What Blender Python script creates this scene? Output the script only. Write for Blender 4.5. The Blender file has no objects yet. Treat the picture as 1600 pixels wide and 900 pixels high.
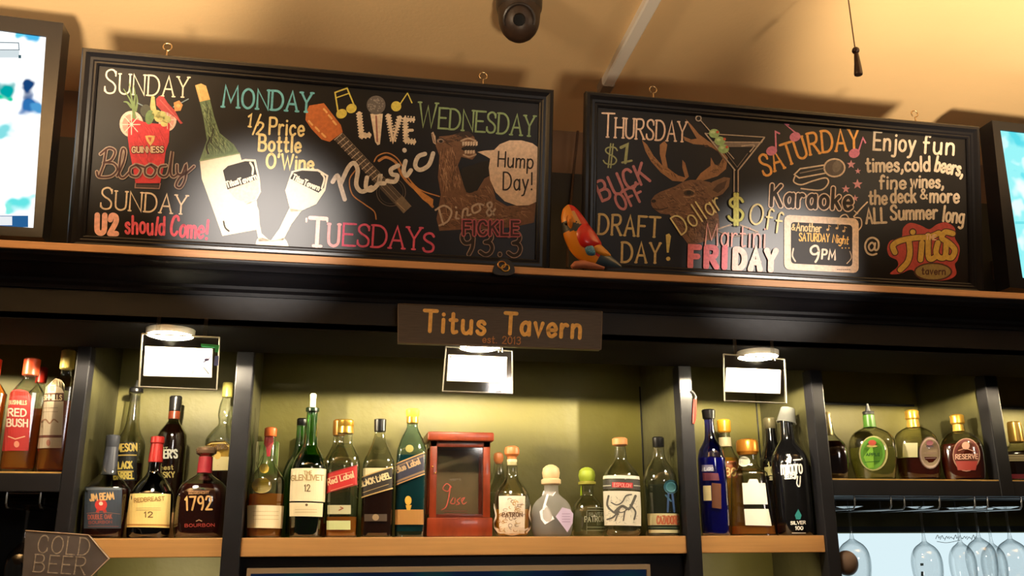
import bpy, bmesh, math, random
from mathutils import Vector, Matrix
from math import sin, cos, pi, radians, sqrt
random.seed(7)
C = bpy.context.scene.collection
scn = bpy.context.scene
# ---------------------------------------------------------------- camera, world, exposure, large lights
EYE = 1.40                                   # eye height over the floor; Z() below turns heights over the eye into world heights
F = 1400.0                                   # focal length in pixels of the 1600x900 frame
YAW, PITCH, ROLL = .192509, .276106, -.00536
CAM = Vector((0, -2.1, EYE))
_f = Vector((sin(YAW)*cos(PITCH), cos(YAW)*cos(PITCH), sin(PITCH)))
_r = Vector((cos(YAW), -sin(YAW), 0))
_u = _r.cross(_f)
RT = _r*cos(ROLL) + _u*sin(ROLL)
UP = _u*cos(ROLL) - _r*sin(ROLL)
FW = _f
cd = bpy.data.cameras.new('camera'); cam = bpy.data.objects.new('camera', cd); C.objects.link(cam)
cd.sensor_width = 36; cd.lens = F/1600*36; cd.clip_start = .02
cam.matrix_world = Matrix(((RT.x, UP.x, -FW.x, CAM.x), (RT.y, UP.y, -FW.y, CAM.y), (RT.z, UP.z, -FW.z, CAM.z), (0, 0, 0, 1)))
scn.camera = cam
scn.view_settings.view_transform = 'Standard'; scn.view_settings.look = 'None'
scn.view_settings.exposure = 0.0; scn.view_settings.gamma = 1; scn.view_settings.use_curve_mapping = False
scn.cycles.transparent_max_bounces = 40; scn.cycles.max_bounces = 10
wd = bpy.data.worlds.new('world'); scn.world = wd; wd.use_nodes = True
wd.node_tree.nodes['Background'].inputs[0].default_value = (1.0, .80, .62, 1)
wd.node_tree.nodes['Background'].inputs[1].default_value = .028

def Z(z): return EYE+z
def light(name, kind, loc, power, color, aim=None, size=.1, **kw):
    ld = bpy.data.lights.new(name, kind); ld.energy = power; ld.color = color
    if kind == 'AREA': ld.size = size
    else: ld.shadow_soft_size = size
    for k, v in kw.items(): setattr(ld, k, v)
    o = bpy.data.objects.new(name, ld); C.objects.link(o); o.location = loc
    if aim is not None:
        o.rotation_euler = (Vector(aim)-Vector(loc)).to_track_quat('-Z', 'Y').to_euler()
    o['kind'] = 'helper'
    return o
def batwing(o, steps):
    # angular distribution of a shallow puck lamp: strongest sideways, weaker straight down
    ld = o.data; ld.use_nodes = True; nt = ld.node_tree
    em = next(n for n in nt.nodes if n.type == 'EMISSION')
    g = nt.nodes.new('ShaderNodeNewGeometry'); sp = nt.nodes.new('ShaderNodeSeparateXYZ'); nt.links.new(g.outputs['Incoming'], sp.inputs[0])
    ab = nt.nodes.new('ShaderNodeMath'); ab.operation = 'ABSOLUTE'; nt.links.new(sp.outputs[2], ab.inputs[0])
    r = nt.nodes.new('ShaderNodeValToRGB'); r.color_ramp.elements.remove(r.color_ramp.elements[0])
    for i, (p, v) in enumerate(steps):
        e = r.color_ramp.elements[0] if i == 0 else r.color_ramp.elements.new(p)
        e.position = p; e.color = (v, v, v, 1)
    nt.links.new(ab.outputs[0], r.inputs[0]); nt.links.new(r.outputs[0], em.inputs['Strength'])
BAT = [(0, 1.0), (.14, .95), (.26, .20), (.42, .08), (1, .02)]
WARM = (1.0, .78, .52)
# uplights standing on the bar below the frame: they light the ceiling and throw the board shadows on it
light('uplight', 'SPOT', (-.30, -1.90, Z(-.12)), 330, WARM, (-.80, -.68, Z(1.2)), .08, spot_size=radians(44), spot_blend=.5)
light('uplight', 'SPOT', (1.30, -1.90, Z(-.12)), 330, WARM, (1.62, -.80, Z(1.2)), .08, spot_size=radians(45), spot_blend=.5)
light('uplight', 'SPOT', (.36, -1.90, Z(-.12)), 70, WARM, (.40, -.80, Z(1.2)), .08, spot_size=radians(43), spot_blend=.5)
# unseen area lights added above the frame to brighten the ceiling
light('ceiling_fill', 'AREA', (-.85, -1.30, Z(.82)), 26, WARM, (-.85, -1.0, Z(2.2)), .35)
light('ceiling_fill', 'AREA', (1.75, -1.30, Z(.82)), 8, WARM, (1.75, -1.0, Z(2.2)), .35)
# small lamps under the middle shelf of the two side bays
light('under_shelf_lamp', 'AREA', (-.36, .05, Z(-.045)), 1.7, (1.0, .85, .55), (-.36, .30, Z(-.25)), .12)
light('under_shelf_lamp', 'AREA', (1.03, .05, Z(-.045)), .9, (1.0, .85, .55), (1.03, .30, Z(-.25)), .12)
# narrow lamps across the room, aimed at the boards
light('board_lamp', 'SPOT', (-.56, -4.9, Z(.60)), 1500, (1.0, .90, .80), (-.17, -.30, Z(.625)), .03, spot_size=radians(5.2), spot_blend=1.0)
light('board_lamp', 'SPOT', (3.2, -4.9, Z(.60)), 1400, (1.0, .90, .80), (.98, -.30, Z(.60)), .03, spot_size=radians(4.4), spot_blend=1.0)
# soft warm room light from the hall behind the viewer
light('room_lamp', 'AREA', (1.5, -5.0, Z(1.12)), 16, (1.0, .93, .88), (.45, 0, Z(.65)), .8)

# ---------------------------------------------------------------- pixel <-> place
def ray(px, py): return FW + RT*((px-800)/F) - UP*((py-450)/F)
def P(px, py, Y):                            # point seen at pixel (px, py) on the plane y = Y
    d = ray(px, py); return CAM + d*((Y-CAM.y)/d.y)
def PZ(px, py, z):
    d = ray(px, py); return CAM + d*((Z(z)-CAM.z)/d.z)
def pr(p):
    v = Vector(p)-CAM; k = v.dot(FW)
    return 800+F*v.dot(RT)/k, 450-F*v.dot(UP)/k

# ---------------------------------------------------------------- materials
def lin(c):
    out = []
    for v in c[:3]:
        v /= 255.0
        out.append(v/12.92 if v <= .04045 else ((v+.055)/1.055)**2.4)
    return tuple(out)+(1,)
MC = {}
def new_mat(name):
    m = bpy.data.materials.new(name); m.use_nodes = True
    nt = m.node_tree; nt.nodes.clear()
    return m, nt, nt.nodes.new('ShaderNodeOutputMaterial')
def noise(nt, scale, detail=3, stretch=None):
    tc = nt.nodes.new('ShaderNodeTexCoord'); n = nt.nodes.new('ShaderNodeTexNoise')
    n.inputs['Scale'].default_value = scale; n.inputs['Detail'].default_value = detail
    if stretch:
        mp = nt.nodes.new('ShaderNodeMapping'); mp.inputs['Scale'].default_value = stretch
        nt.links.new(tc.outputs['Object'], mp.inputs[0]); nt.links.new(mp.outputs[0], n.inputs['Vector'])
    else: nt.links.new(tc.outputs['Object'], n.inputs['Vector'])
    return n
def pbr(name, col, rough=.5, metal=0, vary=.0, vscale=40, stretch=None, bump=0, bscale=60, coat=0, col2=None, spec=.5):
    key = ('p', name)
    if key in MC: return MC[key]
    m, nt, out = new_mat(name)
    b = nt.nodes.new('ShaderNodeBsdfPrincipled'); nt.links.new(b.outputs[0], out.inputs[0])
    b.inputs['Roughness'].default_value = rough; b.inputs['Metallic'].default_value = metal
    b.inputs['Coat Weight'].default_value = coat; b.inputs['Specular IOR Level'].default_value = spec
    c = lin(col)
    if vary or col2:
        n = noise(nt, vscale, 4, stretch); r = nt.nodes.new('ShaderNodeValToRGB')
        c2 = lin(col2) if col2 else tuple(min(1, v*(1+vary)) for v in c[:3])+(1,)
        c1 = c if col2 else tuple(v*(1-vary) for v in c[:3])+(1,)
        r.color_ramp.elements[0].position = .35; r.color_ramp.elements[1].position = .65
        r.color_ramp.elements[0].color = c1; r.color_ramp.elements[1].color = c2
        nt.links.new(n.outputs['Fac'], r.inputs[0]); nt.links.new(r.outputs[0], b.inputs['Base Color'])
    else: b.inputs['Base Color'].default_value = c
    if bump:
        n = noise(nt, bscale, 4, stretch); bp = nt.nodes.new('ShaderNodeBump')
        bp.inputs['Strength'].default_value = bump; bp.inputs['Distance'].default_value = .01
        nt.links.new(n.outputs['Fac'], bp.inputs['Height']); nt.links.new(bp.outputs[0], b.inputs['Normal'])
    MC[key] = m
    return m
def chalk(col, mottle=.12):                  # chalk-marker paint, slightly uneven
    return pbr('chalk_%d_%d_%d_%d' % (*col[:3], int(mottle*100)), col, .6, vary=mottle, vscale=160)
def ink(col): return pbr('ink_%d_%d_%d' % col[:3], col, .5)
def glass(name, tint, edge, rough=.07, refl=.75):
    key = ('g', name)
    if key in MC: return MC[key]
    m, nt, out = new_mat(name)
    lw = nt.nodes.new('ShaderNodeLayerWeight'); lw.inputs[0].default_value = .5
    rp = nt.nodes.new('ShaderNodeValToRGB'); rp.color_ramp.elements[0].position = .25; rp.color_ramp.elements[1].position = .95
    rp.color_ramp.elements[0].color = tint+(1,); rp.color_ramp.elements[1].color = edge+(1,)
    nt.links.new(lw.outputs['Facing'], rp.inputs[0])
    tr = nt.nodes.new('ShaderNodeBsdfTransparent'); nt.links.new(rp.outputs[0], tr.inputs[0])
    gl = nt.nodes.new('ShaderNodeBsdfGlossy'); gl.inputs['Roughness'].default_value = rough
    gl.inputs[0].default_value = (1, 1, 1, 1)
    pw = nt.nodes.new('ShaderNodeMath'); pw.operation = 'POWER'; pw.inputs[1].default_value = 3.0
    nt.links.new(lw.outputs['Facing'], pw.inputs[0])
    ma = nt.nodes.new('ShaderNodeMath'); ma.operation = 'MULTIPLY_ADD'; ma.inputs[1].default_value = refl; ma.inputs[2].default_value = .12
    ma.use_clamp = True
    nt.links.new(pw.outputs[0], ma.inputs[0])
    mx = nt.nodes.new('ShaderNodeMixShader')
    nt.links.new(ma.outputs[0], mx.inputs[0]); nt.links.new(tr.outputs[0], mx.inputs[1]); nt.links.new(gl.outputs[0], mx.inputs[2])
    nt.links.new(mx.outputs[0], out.inputs[0])
    MC[key] = m
    return m
def fluid(name, tint, body, clear=.55):
    key = ('f', name)
    if key in MC: return MC[key]
    m, nt, out = new_mat(name)
    tr = nt.nodes.new('ShaderNodeBsdfTransparent'); tr.inputs[0].default_value = tint+(1,)
    tl = nt.nodes.new('ShaderNodeBsdfTranslucent'); tl.inputs[0].default_value = body+(1,)
    df = nt.nodes.new('ShaderNodeBsdfDiffuse'); df.inputs[0].default_value = body+(1,)
    m1 = nt.nodes.new('ShaderNodeMixShader'); m1.inputs[0].default_value = .5
    nt.links.new(tl.outputs[0], m1.inputs[1]); nt.links.new(df.outputs[0], m1.inputs[2])
    m2 = nt.nodes.new('ShaderNodeMixShader'); m2.inputs[0].default_value = clear
    nt.links.new(m1.outputs[0], m2.inputs[1]); nt.links.new(tr.outputs[0], m2.inputs[2])
    nt.links.new(m2.outputs[0], out.inputs[0])
    MC[key] = m
    return m
def glow(name, col, strength):
    key = ('e', name)
    if key in MC: return MC[key]
    m, nt, out = new_mat(name)
    e = nt.nodes.new('ShaderNodeEmission'); e.inputs[0].default_value = lin(col); e.inputs[1].default_value = strength
    nt.links.new(e.outputs[0], out.inputs[0]); MC[key] = m
    return m

# ---------------------------------------------------------------- mesh builder
class MB:
    def __init__(s): s.v = []; s.f = []; s.m = []; s.mats = []
    def mi(s, mat):
        if mat not in s.mats: s.mats.append(mat)
        return s.mats.index(mat)
    def add(s, vs, fs, mat):
        o = len(s.v); k = s.mi(mat); s.v += [Vector(v) for v in vs]
        for f in fs: s.f.append([i+o for i in f]); s.m.append(k)
        return s
    def box(s, x0, x1, y0, y1, z0, z1, mat, front=None):
        vs = [(x, y, z) for x in (x0, x1) for y in (y0, y1) for z in (z0, z1)]
        fs = [(0, 1, 3, 2), (4, 6, 7, 5), (0, 2, 6, 4), (1, 5, 7, 3), (2, 3, 7, 6)]
        s.add(vs, fs, mat); s.add(vs, [(0, 4, 5, 1)], front or mat)
        return s
    def bbox(s, x0, x1, y0, y1, z0, z1, mat, b=.003, seg=2):   # bevelled box
        bm = bmesh.new(); bmesh.ops.create_cube(bm, size=1)
        for v in bm.verts:
            v.co = Vector(((x0+x1)/2+v.co.x*(x1-x0), (y0+y1)/2+v.co.y*(y1-y0), (z0+z1)/2+v.co.z*(z1-z0)))
        bmesh.ops.bevel(bm, geom=list(bm.edges), offset=b, segments=seg, profile=.6, affect='EDGES')
        s.frombm(bm, mat); return s
    def frombm(s, bm, mat, M=None):
        bm.verts.index_update()
        vs = [(M @ v.co) if M else v.co.copy() for v in bm.verts]
        fs = [[v.index for v in f.verts] for f in bm.faces]
        bm.free(); s.add(vs, fs, mat)
    def tube(s, pts, r, mat, n=8, cap=True, radii=None):
        pts = [Vector(p) for p in pts]; vs = []; fs = []
        prev = None
        for i, p in enumerate(pts):
            t = (pts[min(i+1, len(pts)-1)]-pts[max(i-1, 0)]).normalized()
            a = Vector((0, 0, 1)) if abs(t.z) < .9 else Vector((1, 0, 0))
            if prev is None: u = t.cross(a).normalized()
            else: u = (prev - t*prev.dot(t)).normalized()
            prev = u; w = t.cross(u); rr = radii[i] if radii else r
            vs += [p+(u*cos(2*pi*k/n)+w*sin(2*pi*k/n))*rr for k in range(n)]
        for i in range(len(pts)-1):
            for k in range(n):
                a, b = i*n+k, i*n+(k+1) % n
                fs.append((a, b, b+n, a+n))
        if cap: fs.append(tuple(range(n-1, -1, -1))); fs.append(tuple(range(len(vs)-n, len(vs))))
        s.add(vs, fs, mat); return s
    def lathe(s, prof, mat, n=28, ex=2.0, d=1.0, axis=(0, 0, 0), cap0=True, cap1=True):
        # prof: (z, r) pairs; section |x/r|^ex + |y/(r d)|^ex = 1 ; ex and d may be functions of z
        vs = []; fs = []
        for z, r in prof:
            e = ex(z) if callable(ex) else ex; dd = d(z) if callable(d) else d
            for k in range(n):
                t = 2*pi*(k+.5)/n; c, q = cos(t), sin(t)
                if e != 2.0:
                    g = (abs(c)**e+abs(q)**e)**(-1/e)
                else: g = 1
                vs.append((axis[0]+r*g*c, axis[1]+r*g*q*dd, axis[2]+z))
        for i in range(len(prof)-1):
            for k in range(n):
                a, b = i*n+k, i*n+(k+1) % n
                fs.append((a, b, b+n, a+n))
        if cap0: fs.append(tuple(range(n-1, -1, -1)))
        if cap1: fs.append(tuple(range(len(vs)-n, len(vs))))
        s.add(vs, fs, mat); return s
    def prism(s, pts, depth, mat, front=None):   # pts: 3-D outline, extruded along vector depth
        n = len(pts); pts = [Vector(p) for p in pts]; dv = Vector(depth)
        vs = pts+[p+dv for p in pts]
        s.add(vs, [tuple(range(n))], front or mat)
        s.add(vs, [tuple(range(2*n-1, n-1, -1))]+[(i, i+n, (i+1) % n+n, (i+1) % n) for i in range(n)], mat)
        return s
    def build(s, name, parent=None, smooth=True, angle=35, loc=None):
        me = bpy.data.meshes.new(name); me.from_pydata([tuple(v) for v in s.v], [], s.f)
        for m in s.mats: me.materials.append(m)
        me.polygons.foreach_set('material_index', s.m)
        me.update()
        if smooth:
            me.polygons.foreach_set('use_smooth', [True]*len(me.polygons))
            me.set_sharp_from_angle(angle=radians(angle))
        o = bpy.data.objects.new(name, me); C.objects.link(o)
        if parent is not None: o.parent = parent
        if loc is not None: o.location = loc
        return o
def tag(o, label=None, cat=None, group=None, kind=None):
    if label: o['label'] = label
    if cat: o['category'] = cat
    if group: o['group'] = group
    if kind: o['kind'] = kind
    return o
def thing(name, label, cat, loc=(0, 0, 0), rz=0, group=None):
    o = bpy.data.objects.new(name, None); C.objects.link(o); o.location = loc; o.rotation_euler = (0, 0, rz)
    o.empty_display_size = .02
    return tag(o, label, cat, group)
def rel(loc, pts): return [Vector(p)-Vector(loc) for p in pts]

# ---------------------------------------------------------------- hand lettering: a stroke alphabet (caps 0..10, x-height 6)
GL = {
'A': "6|0 0 3 10 6 0;1.1 3.6 4.9 3.6", 'B': "5.6|0 0 0 10;~0 10 3.5 10 4.8 8.6 4.6 6.4 3 5.4 0 5.3;~0 5.3 3.8 5.2 5.5 3.6 5.2 1.2 3.6 0 0 0",
'C': "5.6|~5.4 8 4.4 9.6 2.8 10 1 8.8 0 5 .8 1.4 2.8 0 4.4 .4 5.5 2", 'D': "6|0 0 0 10;~0 10 3 9.8 5.2 8 6 5 5.2 2 3 .2 0 0",
'E': "4.8|4.8 0 0 0 0 10 4.7 10;0 5.2 4 5.2", 'F': "4.6|0 0 0 10 4.6 10;0 5.2 3.8 5.2",
'G': "6|~5.5 8 4.4 9.6 2.8 10 1 8.8 0 5 .8 1.4 2.8 0 4.6 .5 5.6 2.2 5.7 4.4;5.8 4.4 3.4 4.4", 'H': "5.6|0 0 0 10;5.6 0 5.6 10;0 5.2 5.6 5.2",
'I': "0.6|.3 0 .3 10", 'J': "4|4 10 4 3;~4 3 3.6 .8 2 0 .4 .8 0 2.4", 'K': "5.4|0 0 0 10;5 10 .2 4.8;1.8 6.2 5.4 0", 'L': "4.6|0 10 0 0 4.6 0",
'M': "7.6|0 0 .8 10 3.8 2.5 6.8 10 7.6 0", 'N': "6|0 0 0 10 6 0 6 10", 'O': "6.4|@3.2 10 .8 8.4 0 5 .8 1.6 3.2 0 5.6 1.6 6.4 5 5.6 8.4",
'P': "5.2|0 0 0 10;~0 10 3.6 10 5.2 8.6 5 6 3.4 4.8 0 4.8", 'Q': "6.4|@3.2 10 .8 8.4 0 5 .8 1.6 3.2 0 5.6 1.6 6.4 5 5.6 8.4;4 2.6 6.6 -.6",
'R': "5.6|0 0 0 10;~0 10 3.6 10 5 8.7 4.8 6.4 3.2 5.1 0 5;2.4 5 5.6 0", 'S': "5|~4.8 8.4 3.8 9.8 2.2 10 .6 9 .4 7.2 1.6 5.8 3.6 4.6 4.8 3 4.4 .8 2.6 0 .8 .4 0 1.8",
'T': "6|0 10 6 10;3 10 3 0", 'U': "5.6|0 10 0 3.4;~0 3.4 .5 1.1 2.8 0 5.1 1.1 5.6 3.4;5.6 3.4 5.6 10", 'V': "6|0 10 3 0 6 10", 'W': "8.4|0 10 2.2 0 4.2 8.6 6.2 0 8.4 10",
'X': "5.6|0 0 5.6 10;0 10 5.6 0", 'Y': "5.8|0 10 2.9 4.8 5.8 10;2.9 4.8 2.9 0", 'Z': "5.2|0 10 5.2 10 0 0 5.2 0",
'a': "4.4|@4 4.8 2.2 6 .4 4.6 .2 2 1.6 0 3.4 .8 4.1 2.6;4.2 6 4.3 0", 'b': "4.4|0 10 0 0;@0 4 1.4 5.9 3.4 5.6 4.4 3.4 3.6 .6 1.6 0 .1 1.6", 'c': "4|~3.9 4.8 2.6 6 .8 5.2 0 3 .8 .6 2.4 0 4 1",
'd': "4.6|4.4 10 4.4 0;@4.3 4 3 5.9 1 5.6 0 3 1 .3 3 .2 4.2 1.6", 'e': "4.2|~.2 3 4.1 3.2 3.6 5.2 2.2 6 .6 5 0 3 .8 .6 2.4 0 4.1 1.1", 'f': "3|~3.2 9.2 2.2 10 1.2 9 1 7 1 0;0 5.8 2.8 5.8",
'g': "4.4|@4.1 4.8 2.4 6 .6 5.2 0 3 .8 .8 2.4 .4 4 1.8;~4.3 6 4.3 0 4 -2.4 2.4 -3.4 .6 -2.8", 'h': "4.2|0 10 0 0;~0 4 1.2 5.8 3 6 4 4.6 4.1 0", 'i': ".8|.4 6 .4 0;.4 8.4 .4 8.6", 'j': "1.8|~1.6 6 1.6 -1 1 -3 -.6 -3;1.6 8.4 1.6 8.6",
'k': "4|0 10 0 0;3.6 6 .2 2.6;1.4 3.8 4 0", 'l': ".8|.4 10 .4 0", 'm': "6.6|0 6 0 0;~0 4.2 1.2 5.8 2.6 5.8 3.2 4.6 3.2 0;~3.2 4.2 4.4 5.8 5.8 5.8 6.5 4.6 6.5 0", 'n': "4.2|0 6 0 0;~0 4 1.2 5.8 3 6 4 4.6 4.1 0",
'o': "4.4|@2.2 6 .5 5 0 3 .5 1 2.2 0 3.9 1 4.4 3 3.9 5", 'p': "4.4|0 6 0 -3.4;@0 4 1.4 5.9 3.4 5.6 4.4 3.4 3.6 .6 1.6 0 .1 1.6", 'q': "4.4|4.3 6 4.3 -3.4;@4.3 4 3 5.9 1 5.6 0 3 1 .3 3 .2 4.2 1.6",
'r': "3|0 6 0 0;~0 3.6 1 5.4 2.2 6 3.1 5.6", 's': "3.6|~3.4 5 2.4 6 .8 5.7 .4 4.4 1.6 3.4 3 2.6 3.5 1.4 2.4 0 .8 .2 0 1.2", 't': "3.2|1.3 9 1.3 1;~1.3 1 1.8 0 3.2 .4;0 6 3 6",
'u': "4.2|~0 6 0 2 .8 .2 2.4 0 3.8 1.6;4.1 6 4.1 0", 'v': "4|0 6 2 0 4 6", 'w': "5.8|0 6 1.5 0 2.9 5 4.3 0 5.8 6", 'x': "4|0 0 4 6;0 6 4 0", 'y': "4.2|0 6 2.1 .4;~4.2 6 2.1 .4 1 -2.6 -.4 -3.2", 'z': "3.8|0 6 3.8 6 0 0 3.8 0",
'0': "5|@2.5 10 .6 8.4 0 5 .6 1.6 2.5 0 4.4 1.6 5 5 4.4 8.4", '1': "2|.0 8 1.4 10 1.4 0", '2': "5|~.2 7.6 1 9.6 2.6 10 4.4 9 4.6 7 3.4 4.6 0 0;0 0 5 0", '3': "4.8|~.2 8.6 1.4 9.9 3.4 9.8 4.4 8 3.8 6.2 2 5.4;~2 5.4 4 5 4.8 3 4 .8 2.2 0 .2 1.2",
'5': "4.6|4.2 10 .6 10 .4 5.8;~.4 5.8 2.4 6.4 4.2 5.4 4.6 3 3.6 .6 1.8 0 0 1", '7': "4.8|0 10 4.8 10 1.6 0", '9': "4.6|@4.4 7 3.6 9.6 2 10 .4 8.6 .2 6.4 1.4 4.8 3.2 5 4.3 6.4;~4.5 7 4.2 3 3 0", '8': "4.8|@2.4 10 .6 9 .6 6.6 2.4 5.4 4.2 6.6 4.2 9;@2.4 5.4 .3 4 0 1.6 2.4 0 4.8 1.6 4.5 4",
'4': "4.8|3.6 0 3.6 10 0 3 4.8 3", '6': "4.6|~4 9 2.6 10 1 8.6 .2 5 .4 1.6 2.2 0 4 .8 4.5 3 3.4 5.2 1.6 5 .4 3.4",
'!': "1|.5 10 .5 3.2;.5 .6 .5 .3", '.': "1|.5 .5 .5 .2", ',': "1.2|~.8 .8 .8 -.6 0 -1.8", "'": ".8|.6 10 .2 8", '&': "5.6|~5.4 0 1.4 7 1.2 9 2.4 10 3.4 9 3 7 .6 3.6 .3 1.4 1.8 0 3.6 .8 5.2 4", '$': "4.8|~4.6 7.8 3.8 9 2.2 9.2 .6 8.2 .6 6.6 2 5.4 3.8 4.4 4.7 2.8 4 .8 2.2 .4 .8 .8 0 2;2 10.8 2 -1.2;2.9 10.8 2.9 -1.2",
'/': "4.4|0 -1 4.4 11", '@': "8|@5.6 5.4 4 6.8 2.4 5.4 2.4 3.6 3.8 2.4 5.4 3.6;~5.8 6.6 5.8 3.4 7 2.8 8 4.6 7.4 8 4.4 9.6 1.4 8.4 0 5 1.4 1.2 4.4 0 7 .8", '-': "3|0 4.4 3 4.4", ' ': "3|",
}
def crom(pts, closed, n=6):
    out = []; m = len(pts)
    rng = range(m) if closed else range(m-1)
    for i in rng:
        if closed: p0, p1, p2, p3 = pts[(i-1) % m], pts[i], pts[(i+1) % m], pts[(i+2) % m]
        else: p0, p1, p2, p3 = pts[max(i-1, 0)], pts[i], pts[i+1], pts[min(i+2, m-1)]
        for k in range(n):
            t = k/n
            out.append(tuple(.5*(2*b+(c-a)*t+(2*a-5*b+4*c-d)*t*t+(3*b-a-3*c+d)*t**3) for a, b, c, d in zip(p0, p1, p2, p3)))
    out.append(pts[0] if closed else pts[-1])
    return out
GP = {}
for ch, src in GL.items():
    w, body = src.split('|'); strokes = []
    for st in body.split(';'):
        if not st: continue
        md = st[0] if st[0] in '~@' else ''
        q = [float(t) for t in st.lstrip('~@').split()]
        pts = list(zip(q[0::2], q[1::2]))
        strokes.append((md, crom(pts, md == '@', 5) if md else pts))
    GP[ch] = (float(w), strokes)

class Draw:
    """Paints flat strokes and fills on a surface: mp(px, py, layer) -> 3-D point."""
    def __init__(s, mp, ox=0, oy=0, k=1, step=1e9, mat=chalk):
        s.mp, s.ox, s.oy, s.k, s.step, s.mat = mp, ox, oy, k, step, mat; s.mb = MB()
    def T(s, p): return (s.ox+p[0]/s.k, s.oy+p[1]/s.k)
    def M(s, col): return s.mat(col) if isinstance(col, tuple) else col
    def poly(s, pts, col, L=1, smooth=False):
        if smooth: pts = crom(pts, True, 5)[:-1]
        vs = [s.mp(*s.T(p), L) for p in pts]
        from mathutils.geometry import tessellate_polygon
        tri = tessellate_polygon([[Vector((p[0], p[1], 0)) for p in pts]])
        s.mb.add(vs, [t if isinstance(t, tuple) else tuple(t) for t in tri], s.M(col)); return s
    def ell(s, cx, cy, rx, ry, col, L=1, rot=0, n=24):
        c, q = cos(radians(rot)), sin(radians(rot))
        return s.poly([(cx+rx*cos(2*pi*i/n)*c-ry*sin(2*pi*i/n)*q, cy+rx*cos(2*pi*i/n)*q+ry*sin(2*pi*i/n)*c) for i in range(n)], col, L)
    def ring(s, cx, cy, rx, ry, w, col, L=1, a0=0, a1=360, rot=0):
        n = max(8, int(abs(a1-a0)/12)); c, q = cos(radians(rot)), sin(radians(rot)); pts = []
        for i in range(n+1):
            t = radians(a0+(a1-a0)*i/n); x, y = rx*cos(t), ry*sin(t)
            pts.append((cx+x*c-y*q, cy+x*q+y*c))
        return s.line(pts, w, col, L)
    def quad(s, a, b, c, d, col, L=1, nx=10, ny=2):
        vs = []; fs = []
        for j in range(ny+1):
            for i in range(nx+1):
                u, v = i/nx, j/ny
                x = (a[0]*(1-u)+b[0]*u)*(1-v)+(d[0]*(1-u)+c[0]*u)*v
                y = (a[1]*(1-u)+b[1]*u)*(1-v)+(d[1]*(1-u)+c[1]*u)*v
                vs.append(s.mp(*s.T((x, y)), L))
        for j in range(ny):
            for i in range(nx):
                k = j*(nx+1)+i; fs.append((k, k+1, k+nx+2, k+nx+1))
        s.mb.add(vs, fs, s.M(col)); return s
    def rect(s, x0, x1, y0, y1, col, L=1, nx=10, ny=2): return s.quad((x0, y0), (x1, y0), (x1, y1), (x0, y1), col, L, nx, ny)
    def line(s, pts, w, col, L=1, smooth=False, closed=False, caps=True, taper=False):
        if smooth: pts = crom(pts, closed, 6)
        elif closed: pts = list(pts)+[pts[0]]
        q = [pts[0]]
        for p in pts[1:]:
            l = math.hypot(p[0]-q[-1][0], p[1]-q[-1][1])
            if l < 1e-4: continue
            m = max(1, int(l/s.step)); o = q[-1]
            for i in range(1, m+1): q.append((o[0]+(p[0]-o[0])*i/m, o[1]+(p[1]-o[1])*i/m))
        if len(q) < 2: return s.ell(q[0][0], q[0][1], w/2, w/2, col, L, n=10)
        s.seq = (getattr(s, 'seq', 0)+7) % 45; L = L+s.seq*.015
        h = w/2; vs = []; fs = []; n = len(q)
        for i, p in enumerate(q):
            a = q[max(i-1, 0)]; b = q[min(i+1, n-1)]
            d0 = Vector((p[0]-a[0], p[1]-a[1])); d1 = Vector((b[0]-p[0], b[1]-p[1]))
            if d0.length < 1e-6: d0 = d1
            if d1.length < 1e-6: d1 = d0
            d0.normalize(); d1.normalize(); t = d0+d1
            if t.length < .3: t = Vector((-d0.y, d0.x))*.0+d0
            t.normalize(); nx, ny = -t.y, t.x
            mit = min(1/max(.35, abs(nx*-d0.y+ny*d0.x)), 1.8)
            hh = h*mit*((1-i/(n-1)*.75) if taper else 1)
            vs += [(p[0]+nx*hh, p[1]+ny*hh), (p[0]-nx*hh, p[1]-ny*hh)]
        for i in range(n-1): fs.append((2*i, 2*i+1, 2*i+3, 2*i+2))
        if caps:
            for (p, a, sg) in ((q[0], q[1], 0), (q[-1], q[-2], 1)):
                if sg and taper: continue
                t = math.atan2(p[1]-a[1], p[0]-a[0]); o = len(vs)
                vs += [(p[0]+h*cos(t+pi*(k/6-.5)), p[1]+h*sin(t+pi*(k/6-.5))) for k in range(7)]
                fs.append(tuple(range(o, o+7)))
        s.mb.add([s.mp(*s.T(v), L) for v in vs], fs, s.M(col)); return s
    def text(s, txt, base, h, w, col, L=1, gap=2.2, serif=0, slant=0, first=1.0, hs=None, outline=None, jitter=0, dots=None, upright=0):
        """base: baseline polyline from first to last letter; h: cap height; hs: (start, end) height scale."""
        adv = []; x = 0
        for i, ch in enumerate(txt):
            k = first if (i == 0) else 1.0
            adv.append((x, k)); x += GP[ch][0]*k+gap
        W = x-gap
        bl = base if len(base) == 2 else crom(base, False, 8)
        seg = [math.hypot(bl[i+1][0]-bl[i][0], bl[i+1][1]-bl[i][1]) for i in range(len(bl)-1)]; tot = sum(seg)
        def at(u):
            d = u*tot
            for i, l in enumerate(seg):
                if d <= l or i == len(seg)-1:
                    t = d/l; a, b = bl[i], bl[i+1]
                    return a[0]+(b[0]-a[0])*t, a[1]+(b[1]-a[1])*t, math.atan2(b[1]-a[1], b[0]-a[0])
                d -= l
        sx = tot/W
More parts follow.
